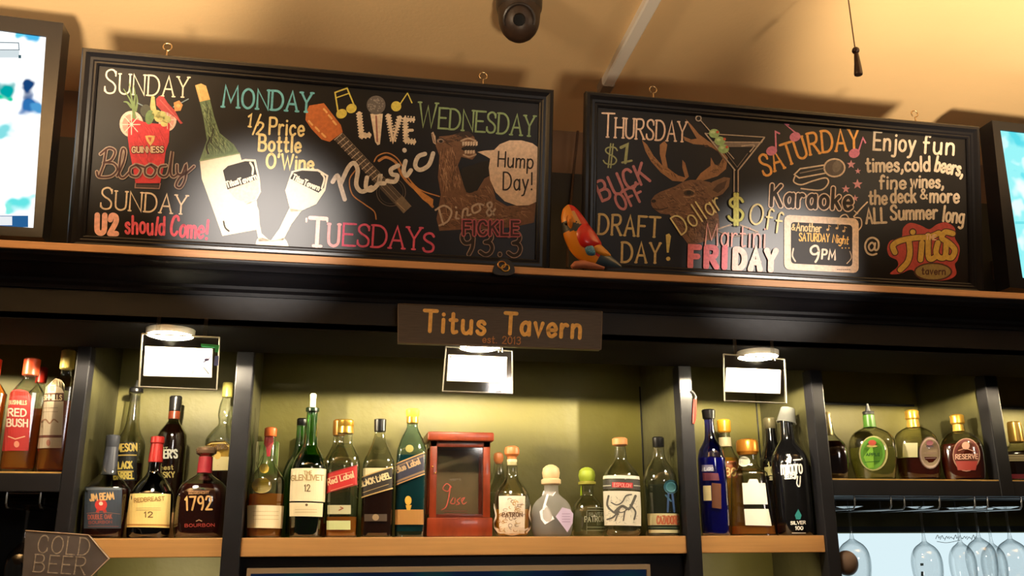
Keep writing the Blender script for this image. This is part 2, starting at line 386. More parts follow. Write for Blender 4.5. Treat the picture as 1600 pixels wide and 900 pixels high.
        for i, ch in enumerate(txt):
            gw, st = GP[ch]; x0, k = adv[i]
            bx, by, an = at(min(1, (x0+gw*k/2)/W))
            an *= (1-upright)
            sc = h/10*k
            if hs: sc *= hs[0]+(hs[1]-hs[0])*i/max(1, len(txt)-1)
            jx = random.uniform(-jitter, jitter); jr = an+random.uniform(-jitter, jitter)*.02
            ca, sa = cos(jr), sin(jr)
            def g(p, ca=ca, sa=sa, bx=bx, by=by+jx, sc=sc, gw=gw, k=k):
                lx = (p[0]-gw/2)*sx*k+slant*p[1]*sc; ly = -p[1]*sc
                return (bx+lx*ca-ly*sa, by+lx*sa+ly*ca)
            for md, pts in st:
                gp = [g(p) for p in pts]
                if outline:
                    s.line(gp, w+outline[0]*2, outline[1], L); s.line(gp, w, col, L+1)
                else: s.line(gp, w, col, L)
                if serif and not md:
                    for p in (pts[0], pts[-1]):
                        if p[1] in (0, 10) : s.line([g((p[0]-serif, p[1])), g((p[0]+serif, p[1]))], w*.85, col, L)
                elif serif and ch in 'SC':
                    for p, dy in ((pts[0], .9), (pts[-1], .9)): s.line([g((p[0], p[1]-dy)), g((p[0], p[1]+dy))], w*.85, col, L)
                if dots:
                    for j in range(len(gp)-1):
                        a, b = gp[j], gp[j+1]; m = max(2, int(math.hypot(b[0]-a[0], b[1]-a[1])/dots[1]))
                        for q in range(m+1):
                            s.ell(a[0]+(b[0]-a[0])*q/m, a[1]+(b[1]-a[1])*q/m, dots[2], dots[2], dots[0], L+1, n=8)
        return s
    def fur(s, pts, cols, n, l0, l1, w, ang, L=2, spread=.5):
        xs = [p[0] for p in pts]; ys = [p[1] for p in pts]
        def inside(x, y):
            r = False; j = len(pts)-1
            for i in range(len(pts)):
                if (pts[i][1] > y) != (pts[j][1] > y) and x < (pts[j][0]-pts[i][0])*(y-pts[i][1])/(pts[j][1]-pts[i][1])+pts[i][0]: r = not r
                j = i
            return r
        c = 0
        for _ in range(n*8):
            x, y = random.uniform(min(xs), max(xs)), random.uniform(min(ys), max(ys))
            if not inside(x, y): continue
            a = radians(ang)+random.uniform(-spread, spread); l = random.uniform(l0, l1)
            e = (x+cos(a)*l, y+sin(a)*l)
            if not inside(*e): continue
            s.line([(x, y), e], w, random.choice(cols), L, taper=True, caps=False); c += 1
            if c >= n: break
        return s
    def build(s, name, parent, label=None):
        o = s.mb.build(name, parent, smooth=False)
        if label: o['label'] = label
        return o
# ---------------------------------------------------------------- materials of the place
BLACK = pbr('black_paint', (30, 29, 32), .42, vary=.12, vscale=9, bump=.05, bscale=30, spec=.25)
MATTE = pbr('matte_black', (24, 23, 24), .85, spec=.08)
BLACK2 = pbr('black_gloss', (30, 30, 33), .25)
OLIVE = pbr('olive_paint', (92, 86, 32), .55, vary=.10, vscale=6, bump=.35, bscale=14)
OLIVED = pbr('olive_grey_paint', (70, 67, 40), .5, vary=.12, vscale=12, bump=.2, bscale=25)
TAN = pbr('tan_wood_edge', (182, 134, 80), .5, vary=.06, vscale=5, stretch=(1, 8, 30))
TAN2 = pbr('tan_wood_edge_dusty', (190, 146, 108), .6, vary=.08, vscale=5, stretch=(1, 8, 30))
CEIL = pbr('tan_ceiling', (236, 202, 150), .9, vary=.03, vscale=3, bump=.06, bscale=120)
WALLM = pbr('brown_wall', (120, 92, 70), .8, vary=.05, vscale=4)
PANEL = pbr('black_wall_panel', (32, 34, 36), .5, vary=.1, vscale=5)
CHROME = pbr('chrome', (205, 205, 205), .18, 1.0)
STEEL = pbr('brushed_steel', (150, 150, 152), .35, 1.0)
WHITEP = pbr('white_plastic', (235, 228, 214), .45)
DARKP = pbr('dark_plastic', (44, 36, 32), .35)
INK0 = pbr('black_board', (24, 21, 20), .36, vary=.25, vscale=7, spec=.3)

# ---------------------------------------------------------------- setting
def struct(name, mb): return tag(mb.build(name, smooth=False), kind='structure')
struct('floor', MB().box(-3.2, 4.6, -6, .42, -.05, 0, pbr('floor_wood', (86, 62, 42), .5, vary=.2, vscale=3)))
struct('ceiling', MB().box(-3.2, 4.6, -6, .42, Z(1.204), Z(1.26), CEIL))
struct('wall_back', MB().box(-3.2, 4.6, .32, .42, 0, Z(1.204), WALLM))
struct('trim_1', MB().box(-3.2, 4.6, .285, .32, Z(.556), Z(1.05), PANEL))

# ---------------------------------------------------------------- the back bar cabinet
XL, XR = -1.25, 2.45
cab = thing('back_bar_cabinet', 'black wooden back bar cabinet with olive insides and tan shelf edges holding the bottles', 'cabinet', (.6, 0, 0))
def cpart(name, mb, label=None, smooth=False):
    o = mb.build(name, cab, smooth=smooth); o.matrix_parent_inverse = Matrix.Translation((-.6, 0, 0))
    if label: o['label'] = label
    return o
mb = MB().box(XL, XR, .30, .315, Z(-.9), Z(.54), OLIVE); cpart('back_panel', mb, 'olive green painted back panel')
# seams in the back panel: battens
for (xa, za, xb, zb) in ((1.24, .386, 1.69, .386), (1.75, .386, 2.4, .386)):
    cpart('batten', MB().box(xa, xb, .294, .30, Z(za)-.004, Z(za)+.003, BLACK2))
for x in (.834, 1.184, 1.725):
    cpart('batten', MB().box(x-.0015, x+.0015, .2975, .30, Z(.155), Z(.42 if x < 1.5 else .384), BLACK2))
# upright dividers: black face post and olive sides
POSTS = [(102, 125, 703), (359, 387, 700), (1065, 1086, 700), (1275, 1294, 700), (1552, 1572, 700)]
px_ = []
for a, b, y in POSTS:
    x0, x1 = P(a, y, 0).x, P(b, y, 0).x; px_.append((x0, x1))
    zb = Z(.107) if a > 1500 else Z(-.9)
    cpart('post', MB().bbox(x0, x1, -.006, .035, zb, Z(.424), BLACK, .0025), 'black painted face post')
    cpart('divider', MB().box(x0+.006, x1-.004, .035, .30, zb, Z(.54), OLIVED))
(p1a, p1b), (p2a, p2b), (p3a, p3b), (p4a, p4b), (p5a, p5b) = px_
SH = .0115                                                      # lower shelf top over the eye
cpart('shelf', MB().bbox(p1b, p2a, .002, .30, Z(SH-.040), Z(SH), TAN, .002))
cpart('shelf', MB().bbox(p2b, p3a, .002, .30, Z(SH-.040), Z(SH), TAN, .002))
cpart('shelf', MB().bbox(p3b, p4a, .002, .30, Z(SH-.040), Z(SH), TAN, .002))
S2 = .149
edge = pbr('worn_gold_edge', (190, 150, 80), .5, vary=.2, vscale=30)
for xa, xb in ((XL, p1a), (p4b, p5a), (p5b, XR)):
    cpart('upper_shelf', MB().bbox(xa, xb, -.004, .30, Z(S2-.042), Z(S2-.003), BLACK, .002))
    cpart('shelf_edging', MB().box(xa, xb, -.002, .30, Z(S2-.003), Z(S2), edge), 'thin worn gold shelf edging')
# raised step behind the whiskey bottles
STEP = .058
cpart('riser', MB().bbox(p1b+.004, p2a-.004, .155, .30, Z(SH), Z(SH+STEP), TAN, .002), 'tan raised step along the back')
# soffit, header, cornice and ledge
cpart('soffit', MB().box(XL, XR, -.26, 0, Z(.422), Z(.436), MATTE))
cpart('header', MB().box(XL, XR, -.26, -.24, Z(.424), Z(.50), BLACK).box(XL, XR, -.24, .30, Z(.525), Z(.54), BLACK))
pf = [(-.24, .485), (-.264, .485), (-.266, .492), (-.274, .497), (-.276, .503), (-.288, .508), (-.302, .516), (-.312, .523), (-.318, .5235), (-.322, .529), (-.331, .533), (-.334, .5385), (-.334, .54), (-.24, .54)]
mb = MB(); n = len(pf)
mb.add([(x, y, Z(z)) for x in (XL, XR) for y, z in pf], [(i, (i+1) % n, (i+1) % n+n, i+n) for i in range(n)], BLACK)
cpart('cornice', mb, smooth=True)
cpart('ledge', MB().bbox(XL, XR, -.34, .285, Z(.54), Z(.5555), TAN2, .002), 'tan wooden ledge with the boards on top')
# lower part: dark closed panel in the middle, kick panels
cpart('lower_panel', MB().box(p2b, p3a, .03, .045, Z(-.9), Z(SH-.040), BLACK2))
# dark strip over the lit board, right and left compartments
cpart('rack_rail', MB().box(p4b, XR, .2805, .30, Z(.0205), Z(.037), pbr('teal_black', (34, 44, 46), .4)))

# long framed dark display under the middle shelf
t = thing('display_screen', 'long dark display with beige frame under the middle shelf', 'screen', (.28, .0, Z(-.30)))
xa, xb = P(386, 888, .0).x, P(1016, 888, .0).x
za, zb = P(700, 885, 0).z, P(700, 893, 0).z
fr = pbr('beige_metal', (128, 108, 84), .4)
L0 = Vector((.28, 0, Z(-.30)))
m = MB().box(xa, xb, .0, .028, zb, za, fr).box(xa, xa+.008, .0, .028, Z(-.5), zb, fr).box(xb-.008, xb, 0, .028, Z(-.5), zb, fr)
o = m.build('frame', t, smooth=False); o.matrix_parent_inverse = Matrix.Translation(-L0)
def screen_mat(name, cols, scale, seed, strength):
    m, nt, out = new_mat(name); n = noise(nt, scale, 1.5); n.noise_dimensions = '4D'; n.inputs['W'].default_value = seed
    r = nt.nodes.new('ShaderNodeValToRGB'); r.color_ramp.elements.remove(r.color_ramp.elements[0])
    for i, (p, c) in enumerate(cols):
        e = r.color_ramp.elements[0] if i == 0 else r.color_ramp.elements.new(p)
        e.position = p; e.color = lin(c)
    e = nt.nodes.new('ShaderNodeEmission'); e.inputs[1].default_value = strength
    nt.links.new(n.outputs['Fac'], r.inputs[0]); nt.links.new(r.outputs[0], e.inputs[0]); nt.links.new(e.outputs[0], out.inputs[0])
    return m
dk = screen_mat('dark_screen', [(.3, (10, 14, 22)), (.5, (14, 26, 46)), (.58, (12, 40, 44)), (.7, (44, 34, 16))], 6, 2, 1)
o = MB().box(xa+.008, xb-.008, .008, .02, Z(-.5), zb, dk).build('screen', t, smooth=False); o.matrix_parent_inverse = Matrix.Translation(-L0)

# lit white board behind the hanging glasses, with faint handwriting along its top
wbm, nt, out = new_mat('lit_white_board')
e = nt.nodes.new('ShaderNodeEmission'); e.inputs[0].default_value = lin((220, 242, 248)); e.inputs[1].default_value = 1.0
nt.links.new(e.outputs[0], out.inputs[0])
L1 = Vector((1.8, .28, Z(-.4)))
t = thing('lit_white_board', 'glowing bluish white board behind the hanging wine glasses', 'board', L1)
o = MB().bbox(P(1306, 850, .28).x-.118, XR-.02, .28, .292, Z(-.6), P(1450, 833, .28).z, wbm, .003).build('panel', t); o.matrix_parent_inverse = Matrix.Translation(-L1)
d = Draw(lambda x, y, L: P(x, y, .2795-.0004*L), mat=ink)

for i_ in range(9): d.line([(1462+i_*7, 842+(i_ % 3)), (1465+i_*7, 836+(i_*5 % 4)), (1467+i_*7, 841), (1469+i_*7, 838+(i_ % 2)*3)], .9, (130, 158, 166), smooth=True)
d.line([(1464, 846), (1480, 848), (1500, 844)], .8, (120, 150, 160), smooth=True)
o = d.build('handwriting', t, 'faint handwriting'); o.matrix_parent_inverse = Matrix.Translation(-L1)
# dark board in the left compartment
L1 = Vector((-.9, .26, Z(-.4)))
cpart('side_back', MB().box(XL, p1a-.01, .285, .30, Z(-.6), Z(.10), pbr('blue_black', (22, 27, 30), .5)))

# ---------------------------------------------------------------- lamps under the soffit
def puck(x, y, power, label):
    t = thing('puck_light', label, 'light', (x, y, Z(.4215)), group='puck lights under the soffit')
    MB().lathe([(-.011, .0435), (-.013, .0455), (-.009, .0475), (0, .048)], WHITEP, 36, cap0=False).build('trim_ring', t)
    MB().lathe([(-.0185, .012), (-.0175, .024), (-.0155, .034), (-.0115, .0433)], glow('puck_lens', (255, 240, 210), 150), 28, cap1=True).build('lens', t)
    batwing(light('puck_lamp', 'SPOT', (x, y, Z(.3975)), power, (1.0, .85, .58), (x, y, 0), .004, spot_size=radians(178), spot_blend=.06), BAT)
PW = 48
puck(-.344, -.212, PW, 'round puck light under the soffit above the whiskey bottles')
puck(.298, -.200, PW, 'round puck light half hidden behind the tavern name sign')
puck(.949, -.205, PW, 'round puck light under the soffit above the tall black bottle')
# lamps further along the bar, outside the frame on the left; the row goes on to the right
batwing(light('puck_lamp', 'SPOT', (-.98, -.225, Z(.4165)), 40, (1.0, .82, .50), (-.98, -.225, 0), .004, spot_size=radians(178), spot_blend=.06), BAT)
batwing(light('puck_lamp', 'SPOT', (1.58, -.20, Z(.3975)), 36, (1.0, .82, .50), (1.58, -.2, 0), .004, spot_size=radians(178), spot_blend=.06), BAT)
batwing(light('puck_lamp', 'SPOT', (2.2, -.20, Z(.3975)), 36, (1.0, .82, .50), (2.2, -.2, 0), .004, spot_size=radians(178), spot_blend=.06), BAT)

# ---------------------------------------------------------------- price card holders of clear acrylic
ACRY = glass('acrylic', (.90, .90, .89), (.70, .74, .74), .05, .5)
CARD, _nt, _out = new_mat('white_card')
_d = _nt.nodes.new('ShaderNodeBsdfDiffuse'); _d.inputs[0].default_value = lin((250, 247, 240))
_t = _nt.nodes.new('ShaderNodeBsdfTranslucent'); _t.inputs[0].default_value = lin((250, 247, 240))
_m = _nt.nodes.new('ShaderNodeMixShader'); _m.inputs[0].default_value = .85
_nt.links.new(_d.outputs[0], _m.inputs[1]); _nt.links.new(_t.outputs[0], _m.inputs[2]); _nt.links.new(_m.outputs[0], _out.inputs[0])
def holder(tl, tr, br, bl, cx0, cx1, cy0, cy1, Y, label, extra=None):
    c = P((tl[0]+tr[0])/2, (tl[1]+bl[1])/2, Y)
    t = thing('card_holder', label, 'sign holder', (c.x, Y, Z(.422)), group='acrylic price card holders')
    L = t.location.copy()
    q = [P(*p, Y) for p in (tl, tr, br, bl)]
    zt = max(q[0].z, q[1].z)
    def put(o): o.matrix_parent_inverse = Matrix.Translation(-L); return o
    put(MB().prism(q, (0, .004, 0), ACRY).build('acrylic_sheet', t, smooth=False))
    m = MB()
    ed = glass('acrylic_edge', (.75, .75, .72), (.95, .95, .9), .2, .8)
    frost = pbr('frosted_edge', (190, 184, 170), .3)
    for i in range(4):
        a, b = q[i], q[(i+1) % 4]
        m.tube([a+Vector((0, .002, 0)), b+Vector((0, .002, 0))], .0016, frost, 6)
    put(m.build('edge', t))
    # tab up to the soffit
    mid = (q[0]+q[1])/2
    for sx in (-.045, .045):
        put(MB().box(mid.x+sx-.004, mid.x+sx+.004, Y+.0005, Y+.0035, min(q[0].z, q[1].z)-.004, Z(.436), ACRY).build('hanging_clip', t, smooth=False))
    d = Draw(lambda x, y, L_: P(x, y, Y-.0008-.0004*L_), mat=ink)
    d.poly([(cx0+2, cy0), (cx1-2, cy0+4), (cx1-3, cy1+3), (cx0-1, cy1)], CARD)
    put(d.build('price_card', t, 'blank white price card lit by the lamp'))
    if extra: 
        d = Draw(lambda x, y, L_: P(x, y, Y-.0008-.0004*L_), mat=ink); extra(d); put(d.build('print', t))
def ex1(d):
    d.poly([(314, 537), (343, 539), (341, 550), (336, 550), (336, 543), (314, 541)], (30, 150, 90), 0)
    d.poly([(336, 556), (342, 556), (341, 571), (334, 571)], (90, 110, 190), 0)
    d.line([(318, 549), (330, 550)], 1.2, (120, 120, 110), 3)
    d.line([(318, 566), (326, 561), (330, 556)], 1.4, (90, 80, 150), 3); d.line([(318, 574), (323, 580), (326, 584)], 1.2, (80, 80, 80), 3)
    d.ell(323, 562, 4, 2, (120, 110, 190), 3); d.line([(303, 578), (300, 584)], 1, (90, 90, 90), 3)
holder((222, 521), (343, 527), (338, 609), (217, 604), 225, 334, 541, 587, -.2665, 'clear acrylic card holder with price card above the whiskey bottles', ex1)
holder((697, 541), (801, 548), (801, 615), (692, 611), 699, 794, 554, 595, -.2645, 'clear acrylic card holder with price card below the tavern name sign',
       lambda d: d.rect(702, 706, 556, 559, (150, 140, 120), 3, 2, 1).line([(775, 612), (783, 612)], .8, (110, 110, 130), 3))
holder((1131, 553), (1227, 561), (1229, 630), (1133, 626), 1133, 1222, 574, 612, -.2645, 'clear acrylic card holder with price card above the tall black bottle')

# ---------------------------------------------------------------- tavern name sign
Y = -.284
c = P(780, 510, Y)
t = thing('name_sign', 'dark wooden tavern name sign with gold lettering under the ledge', 'sign', c)
def put(o, L=c): o.matrix_parent_inverse = Matrix.Translation(-Vector(L)); return o
q = [P(*p, Y) for p in ((622, 475), (941, 487), (939, 546), (622, 535))]
put(MB().prism(q, (0, .018, 0), pbr('sign_board', (74, 66, 60), .45, vary=.15, vscale=30, stretch=(1, 6, 20))).build('board', t, smooth=False))
mb = MB()
for i in range(4): mb.tube([q[i], q[(i+1) % 4]], .0012, pbr('sign_edge', (104, 92, 84), .5), 6)
put(mb.build('edging', t))
GOLD = (250, 200, 120)
d = Draw(lambda x, y, L: P(x, y, Y-.0004*L-.0004), mat=chalk)
d.text('Titus', [(662, 517), (757, 522)], 32, 6, GOLD, gap=3); d.text('Tavern', [(788, 521), (906, 528)], 32, 6, GOLD, gap=3)
put(d.build('lettering', t, 'gold TITUS TAVERN lettering'))
d = Draw(lambda x, y, L: P(x, y, Y-.0004*L-.0004), mat=chalk)
d.text('est. 2013', [(754, 535), (813, 538)], 11, 1.6, (176, 124, 78), gap=2.0)
put(d.build('lettering', t, 'small brown founding year lettering'))

# ---------------------------------------------------------------- televisions
def tv(name, label, Yf, corners, scr, mat, extra=None, depth=.05):
    q = [P(*p, Yf) for p in corners]; cen = sum(q, Vector())/4
    t = thing('television', label, 'television', cen, group='televisions on the bar ledge')
    def put(o): o.matrix_parent_inverse = Matrix.Translation(-cen); return o
    bz = pbr('tv_bezel', (16, 18, 26), .25)
    s = [P(*p, Yf) for p in scr]
    mb = MB()
    ins = [p+Vector((0, .004, 0)) for p in s]
    mb.add(q+s+ins, [(i, (i+1) % 4, (i+1) % 4+4, i+4) for i in range(4)]+[(i+4, (i+1) % 4+4, (i+1) % 4+8, i+8) for i in range(4)], bz)
    mb.add(q+[p+Vector((0, depth, 0)) for p in q], [(7, 6, 5, 4)]+[(i, i+4, (i+1) % 4+4, (i+1) % 4) for i in range(4)], bz)
    put(mb.build('bezel', t, smooth=False))
    put(MB().add(ins, [(0, 1, 2, 3)], mat).build('screen', t, smooth=False))
    m = MB().box(cen.x-.08, cen.x+.08, Yf+depth, Yf+depth+.03, cen.z-.10, cen.z+.10, DARKP).box(cen.x-.03, cen.x+.03, Yf+depth+.03, .285, cen.z-.03, cen.z+.03, DARKP)
    put(m.build('wall_bracket', t, smooth=False))
    if extra:
        d = Draw(lambda x, y, L: P(x, y, Yf+.0038-.0004*L), mat=lambda c: glow('tvg_%d_%d_%d' % c, c, 1.0)); extra(d)
        put(d.build('broadcast_graphics', t))
def blob_mat(name, Yf, base, blobs, strength):
    m, nt, out = new_mat(name); tc = nt.nodes.new('ShaderNodeTexCoord'); n = noise(nt, 16, 2)
    ad = nt.nodes.new('ShaderNodeMixRGB'); ad.blend_type = 'LINEAR_LIGHT'; ad.inputs[0].default_value = .05
    nt.links.new(tc.outputs['Object'], ad.inputs[1]); nt.links.new(n.outputs['Color'], ad.inputs[2])
    prev = nt.nodes.new('ShaderNodeRGB'); prev.outputs[0].default_value = lin(base); prev = prev.outputs[0]
    for (px, py, r, c) in blobs:
        q = P(px, py, Yf); d = nt.nodes.new('ShaderNodeVectorMath'); d.operation = 'DISTANCE'; d.inputs[1].default_value = q
        nt.links.new(ad.outputs[0], d.inputs[0]); mr = nt.nodes.new('ShaderNodeMapRange'); mr.interpolation_type = 'SMOOTHSTEP'
        mr.inputs[1].default_value = r*.00125*1.25; mr.inputs[2].default_value = r*.00125*.6; mr.inputs[3].default_value = 0; mr.inputs[4].default_value = 1
        nt.links.new(d.outputs['Value'], mr.inputs[0]); mx = nt.nodes.new('ShaderNodeMixRGB'); mx.inputs[2].default_value = lin(c)
        nt.links.new(mr.outputs[0], mx.inputs[0]); nt.links.new(prev, mx.inputs[1]); prev = mx.outputs[0]
    e = nt.nodes.new('ShaderNodeEmission'); e.inputs[1].default_value = strength
    nt.links.new(prev, e.inputs[0]); nt.links.new(e.outputs[0], out.inputs[0]); return m
s1 = blob_mat('tv_picture', -.246, (250, 254, 255), [(54, 58, 16, (70, 170, 215)), (34, 56, 12, (90, 190, 215)), (50, 165, 24, (40, 100, 160)), (50, 142, 14, (20, 60, 110)), (64, 176, 16, (70, 140, 190)), (2, 132, 20, (0, 150, 150)), (8, 150, 10, (10, 190, 150)), (10, 208, 18, (120, 200, 205)), (30, 322, 20, (90, 205, 205)), (14, 326, 12, (120, 215, 205)), (-120, 150, 60, (80, 180, 200)), (-200, 260, 50, (30, 120, 150))], 1.3)
def tvx(d):
    d.line([(-10, 66), (29, 67), (30, 78), (-10, 78)], 1.4, (90, 110, 120), 2); d.rect(-10, 30, 79, 90, (214, 226, 230), 2); d.rect(29, 33, 86, 91, (60, 90, 100), 3)
    d.rect(-10, 44, 337, 355, (40, 96, 150), 1); d.rect(-10, 19, 338, 352, (236, 240, 244), 2)
tv('left', 'television at the left end with white and blue picture', -.25, [(-280, -10), (99, 36), (66, 371), (-300, 352)], [(-260, 12), (72, 57), (52, 356), (-280, 336)], s1, tvx)
s2 = blob_mat('tv_picture_teal', -.216, (150, 238, 240), [(1590, 215, 22, (90, 215, 228)), (1572, 230, 14, (200, 246, 248)), (1600, 250, 18, (215, 252, 252)), (1600, 305, 26, (240, 253, 253)), (1582, 330, 18, (225, 250, 250)), (1600, 370, 18, (225, 250, 250)), (1596, 275, 12, (110, 222, 232)), (1590, 400, 16, (120, 226, 234)), (1600, 440, 14, (60, 140, 220)), (1760, 330, 80, (60, 190, 205))], 1.1)
tv('right', 'television at the right end with turquoise picture', -.22, [(1550, 188), (1960, 236), (1978, 492), (1578, 449)], [(1563, 203), (1940, 246), (1960, 478), (1598, 434)], s2,
   lambda d: d.rect(1586, 1660, 346, 350, (120, 230, 236), 1, 3, 1))

# ---------------------------------------------------------------- ceiling things
# dome security camera
c = PZ(811, -10, 1.204); R = .052
t = thing('security_camera', 'dark brown dome security camera on the tan ceiling', 'security camera', c)
MB().lathe([(-.046, R*.96), (-.040, R), (-.012, R*1.03), (0, R*1.02)], DARKP, 40, cap0=False).build('housing', t)
pts = [(-.046, R*.955)]+[(-.046-.018*i/3, R*(.94-.035*i/3)) for i in (1, 2, 3)]+[(-.064-.056*sin(a), R*.90*cos(a)**.9) for a in [radians(v) for v in (12, 25, 38, 52, 66, 78, 86)]]+[(-.1205, .001)]
MB().lathe(list(reversed(pts)), pbr('smoked_dome', (52, 38, 30), .42), 40, cap1=False).build('dome', t)
ld = (CAM-(c-Vector((0, 0, .06)))); ld.z = 0; ld.normalize()
ld = (ld*.80+Vector((0, 0, -.60))).normalized()
e = c+Vector((0, 0, -.064))+ld*.047
mt = Matrix.Translation(e-c) @ ld.to_track_quat('Z', 'Y').to_matrix().to_4x4()
mb = MB(); bm = bmesh.new(); bmesh.ops.create_cone(bm, cap_ends=True, segments=24, radius1=.016, radius2=.0125, depth=.012); mb.frombm(bm, pbr('lens_black', (8, 8, 10), .1), mt)
mb.build('lens', t)
# shroud ridge around the eyeball
mb = MB(); pts = []
for i in range(13):
    a = radians(-20+220*i/12); v = Vector((cos(a)*.036, 0, sin(a)*.036))
    pts.append((mt @ Matrix.Translation((0, 0, -.010))) @ Vector((cos(a)*.034, sin(a)*.034, 0)))
mb.tube(pts, .0035, DARKP, 6); mb.build('shroud', t)
# surface conduit
a, b = PZ(950, 127, 1.196), PZ(1035, -30, 1.196)
t = thing('conduit', 'white surface conduit running along the ceiling', 'conduit', a)
dv = (b-a); dv.z = 0; dv.normalize(); sd = Vector((dv.y, -dv.x, 0))
mb = MB(); w = .017
prof = [(-w, 0), (-w*.98, -.017), (-w*.75, -.021), (w*.75, -.021), (w*.98, -.017), (w, 0)]
vs = []
for o_ in (0, 1.4): vs += [dv*o_+sd*s_+Vector((0, 0, z_+Z(1.204)-a.z)) for s_, z_ in prof]
n = len(prof)
mb.add(vs, [(i, (i+1) % n, (i+1) % n+n, i+n) for i in range(n)]+[tuple(range(n)), tuple(range(2*n-1, n-1, -1))], pbr('conduit_white', (248, 242, 232), .45)); mb.build('channel', t, smooth=False)
mb = MB(); vs = []
for o_ in (-.045, .0): vs += [dv*o_+sd*s_*1.12+Vector((0, 0, z_*1.1+Z(1.204)-a.z)) for s_, z_ in prof]
mb.add(vs, [(i, (i+1) % n, (i+1) % n+n, i+n) for i in range(n)]+[tuple(range(n)), tuple(range(2*n-1, n-1, -1))], pbr('conduit_grey', (140, 120, 100), .6)); mb.build('end_fitting', t, smooth=False)
# fan pull
a = PZ(1322, -60, 1.204); k = P(1341, 118, a.y)
t = thing('fan_pull', 'dark tassel pull on a thin cord hanging from the ceiling fan', 'pull cord', a)
br = pbr('dark_wood_pull', (52, 26, 18), .35); y0 = a.y
pp = lambda x, y: P(x, y, y0)-a
MB().tube([(0, 0, 0), pp(1325, -5), pp(1331, 40), pp(1335.5, 73)], .0013, pbr('cord_brown', (96, 68, 38), .6), 6).build('cord', t)
bm = bmesh.new(); bmesh.ops.create_uvsphere(bm, u_segments=20, v_segments=12, radius=.0078); mb = MB(); mb.frombm(bm, br, Matrix.Translation(pp(1337, 79))); mb.build('bead', t)
MB().tube([pp(1338, 84), pp(1340, 100), pp(1341.3, 115), pp(1341.5, 117)], .01, br, 18, radii=[.0046, .0068, .0088, .008]).build('tassel', t)
# cable behind the boards
t = thing('hanging_cable', 'thin brown cable hanging between the two chalkboards', 'cable', P(896, 270, .27))
L = t.location.copy()
o = MB().tube([P(903, 205, .28), P(896, 270, .28), P(890, 340, .27), P(886, 418, .25)], .004, pbr('cable_brown', (70, 48, 34), .6), 8).build('cable', t); o.matrix_parent_inverse = Matrix.Translation(-L)
# ---------------------------------------------------------------- the two chalkboards, leaning forward on the ledge
TILT = radians(10)
BN = Vector((0, -cos(TILT), -sin(TILT))); BU = Vector((0, -sin(TILT), cos(TILT)))
B0 = Vector((0, -.278, Z(.5595)))
def bp(x, h, v=0): return Vector((x, B0.y, B0.z))+BU*h+BN*v
def bmap(px, py, L=0):
    d = ray(px, py); q = B0+BN*(.0030+.0003*L); k = (q-CAM).dot(BN)/d.dot(BN)
    return CAM+d*k
def board(name, label, x0, x1, h1):
    c = bp((x0+x1)/2, 0)
    t = thing(name, label, 'chalkboard', c, group='chalkboards on the ledge')
    def put(o): o.matrix_parent_inverse = Matrix.Translation(-c); return o
    prof = [(0, -.004), (0, .013), (.003, .017), (.009, .018), (.013, .014), (.0165, .0115), (.022, .0115), (.0245, .0095), (.028, .010), (.031, .0075), (.032, .002)]
    fm = pbr('black_frame', (23, 23, 27), .28, spec=.3)
    mb = MB(); vs = []
    for u, v in prof: vs += [bp(x0+u, u, v), bp(x1-u, u, v), bp(x1-u, h1-u, v), bp(x0+u, h1-u, v)]
    fs = []
    for i in range(len(prof)-1):
        for k in range(4): a, b = i*4+k, i*4+(k+1) % 4; fs.append((a, b, b+4, a+4))
    mb.add(vs, fs, fm); put(mb.build('frame', t, angle=25))
    q = [bp(x0+.004, .004, .003), bp(x1-.004, .004, .003), bp(x1-.004, h1-.004, .003), bp(x0+.004, h1-.004, .003)]
    put(MB().prism(q, -BN*.006, INK0).build('panel', t, smooth=False))
    for hx in hooks[name]:
        mb = MB(); top = bp(hx, h1, .007)
        pts = [top+Vector((0, 0, .0)), top+Vector((0, 0, .012))]
        for i in range(13):
            a = radians(-90+330*i/12); pts.append(top+Vector((.0085*cos(a), 0, .021+.0085*sin(a))))
        mb.tube(pts, .0014, pbr('hook_brass', (190, 160, 120), .3, .9), 6)
        o = mb.build('eye_hook', t.children[0]); o.matrix_parent_inverse = Matrix.Translation(Vector((0, 0, 0)))
    return t, put
lx = lambda px, py: bmap(px, py).x
hooks = {'chalkboard': [lx(262, 75), lx(755, 118)], 'chalkboard_': [lx(1020, 150), lx(1429, 180)]}
WH = (222, 208, 190)
tA, putA = board('chalkboard', 'long chalkboard listing Sunday to Wednesday with wine bottle and camel drawings', -.540, .4355, .411)
s2_, o2 = 2.8125, (120, 80); s3, o3 = 2.648, (460, 100); s5, o5 = 2.727, (860, 130); s6, o6 = 2.648, (1180, 130)
def DA(o, s): return Draw(bmap, o[0], o[1], s)
def fin(d, name, label, put, t): put(d.build(name, t, label))
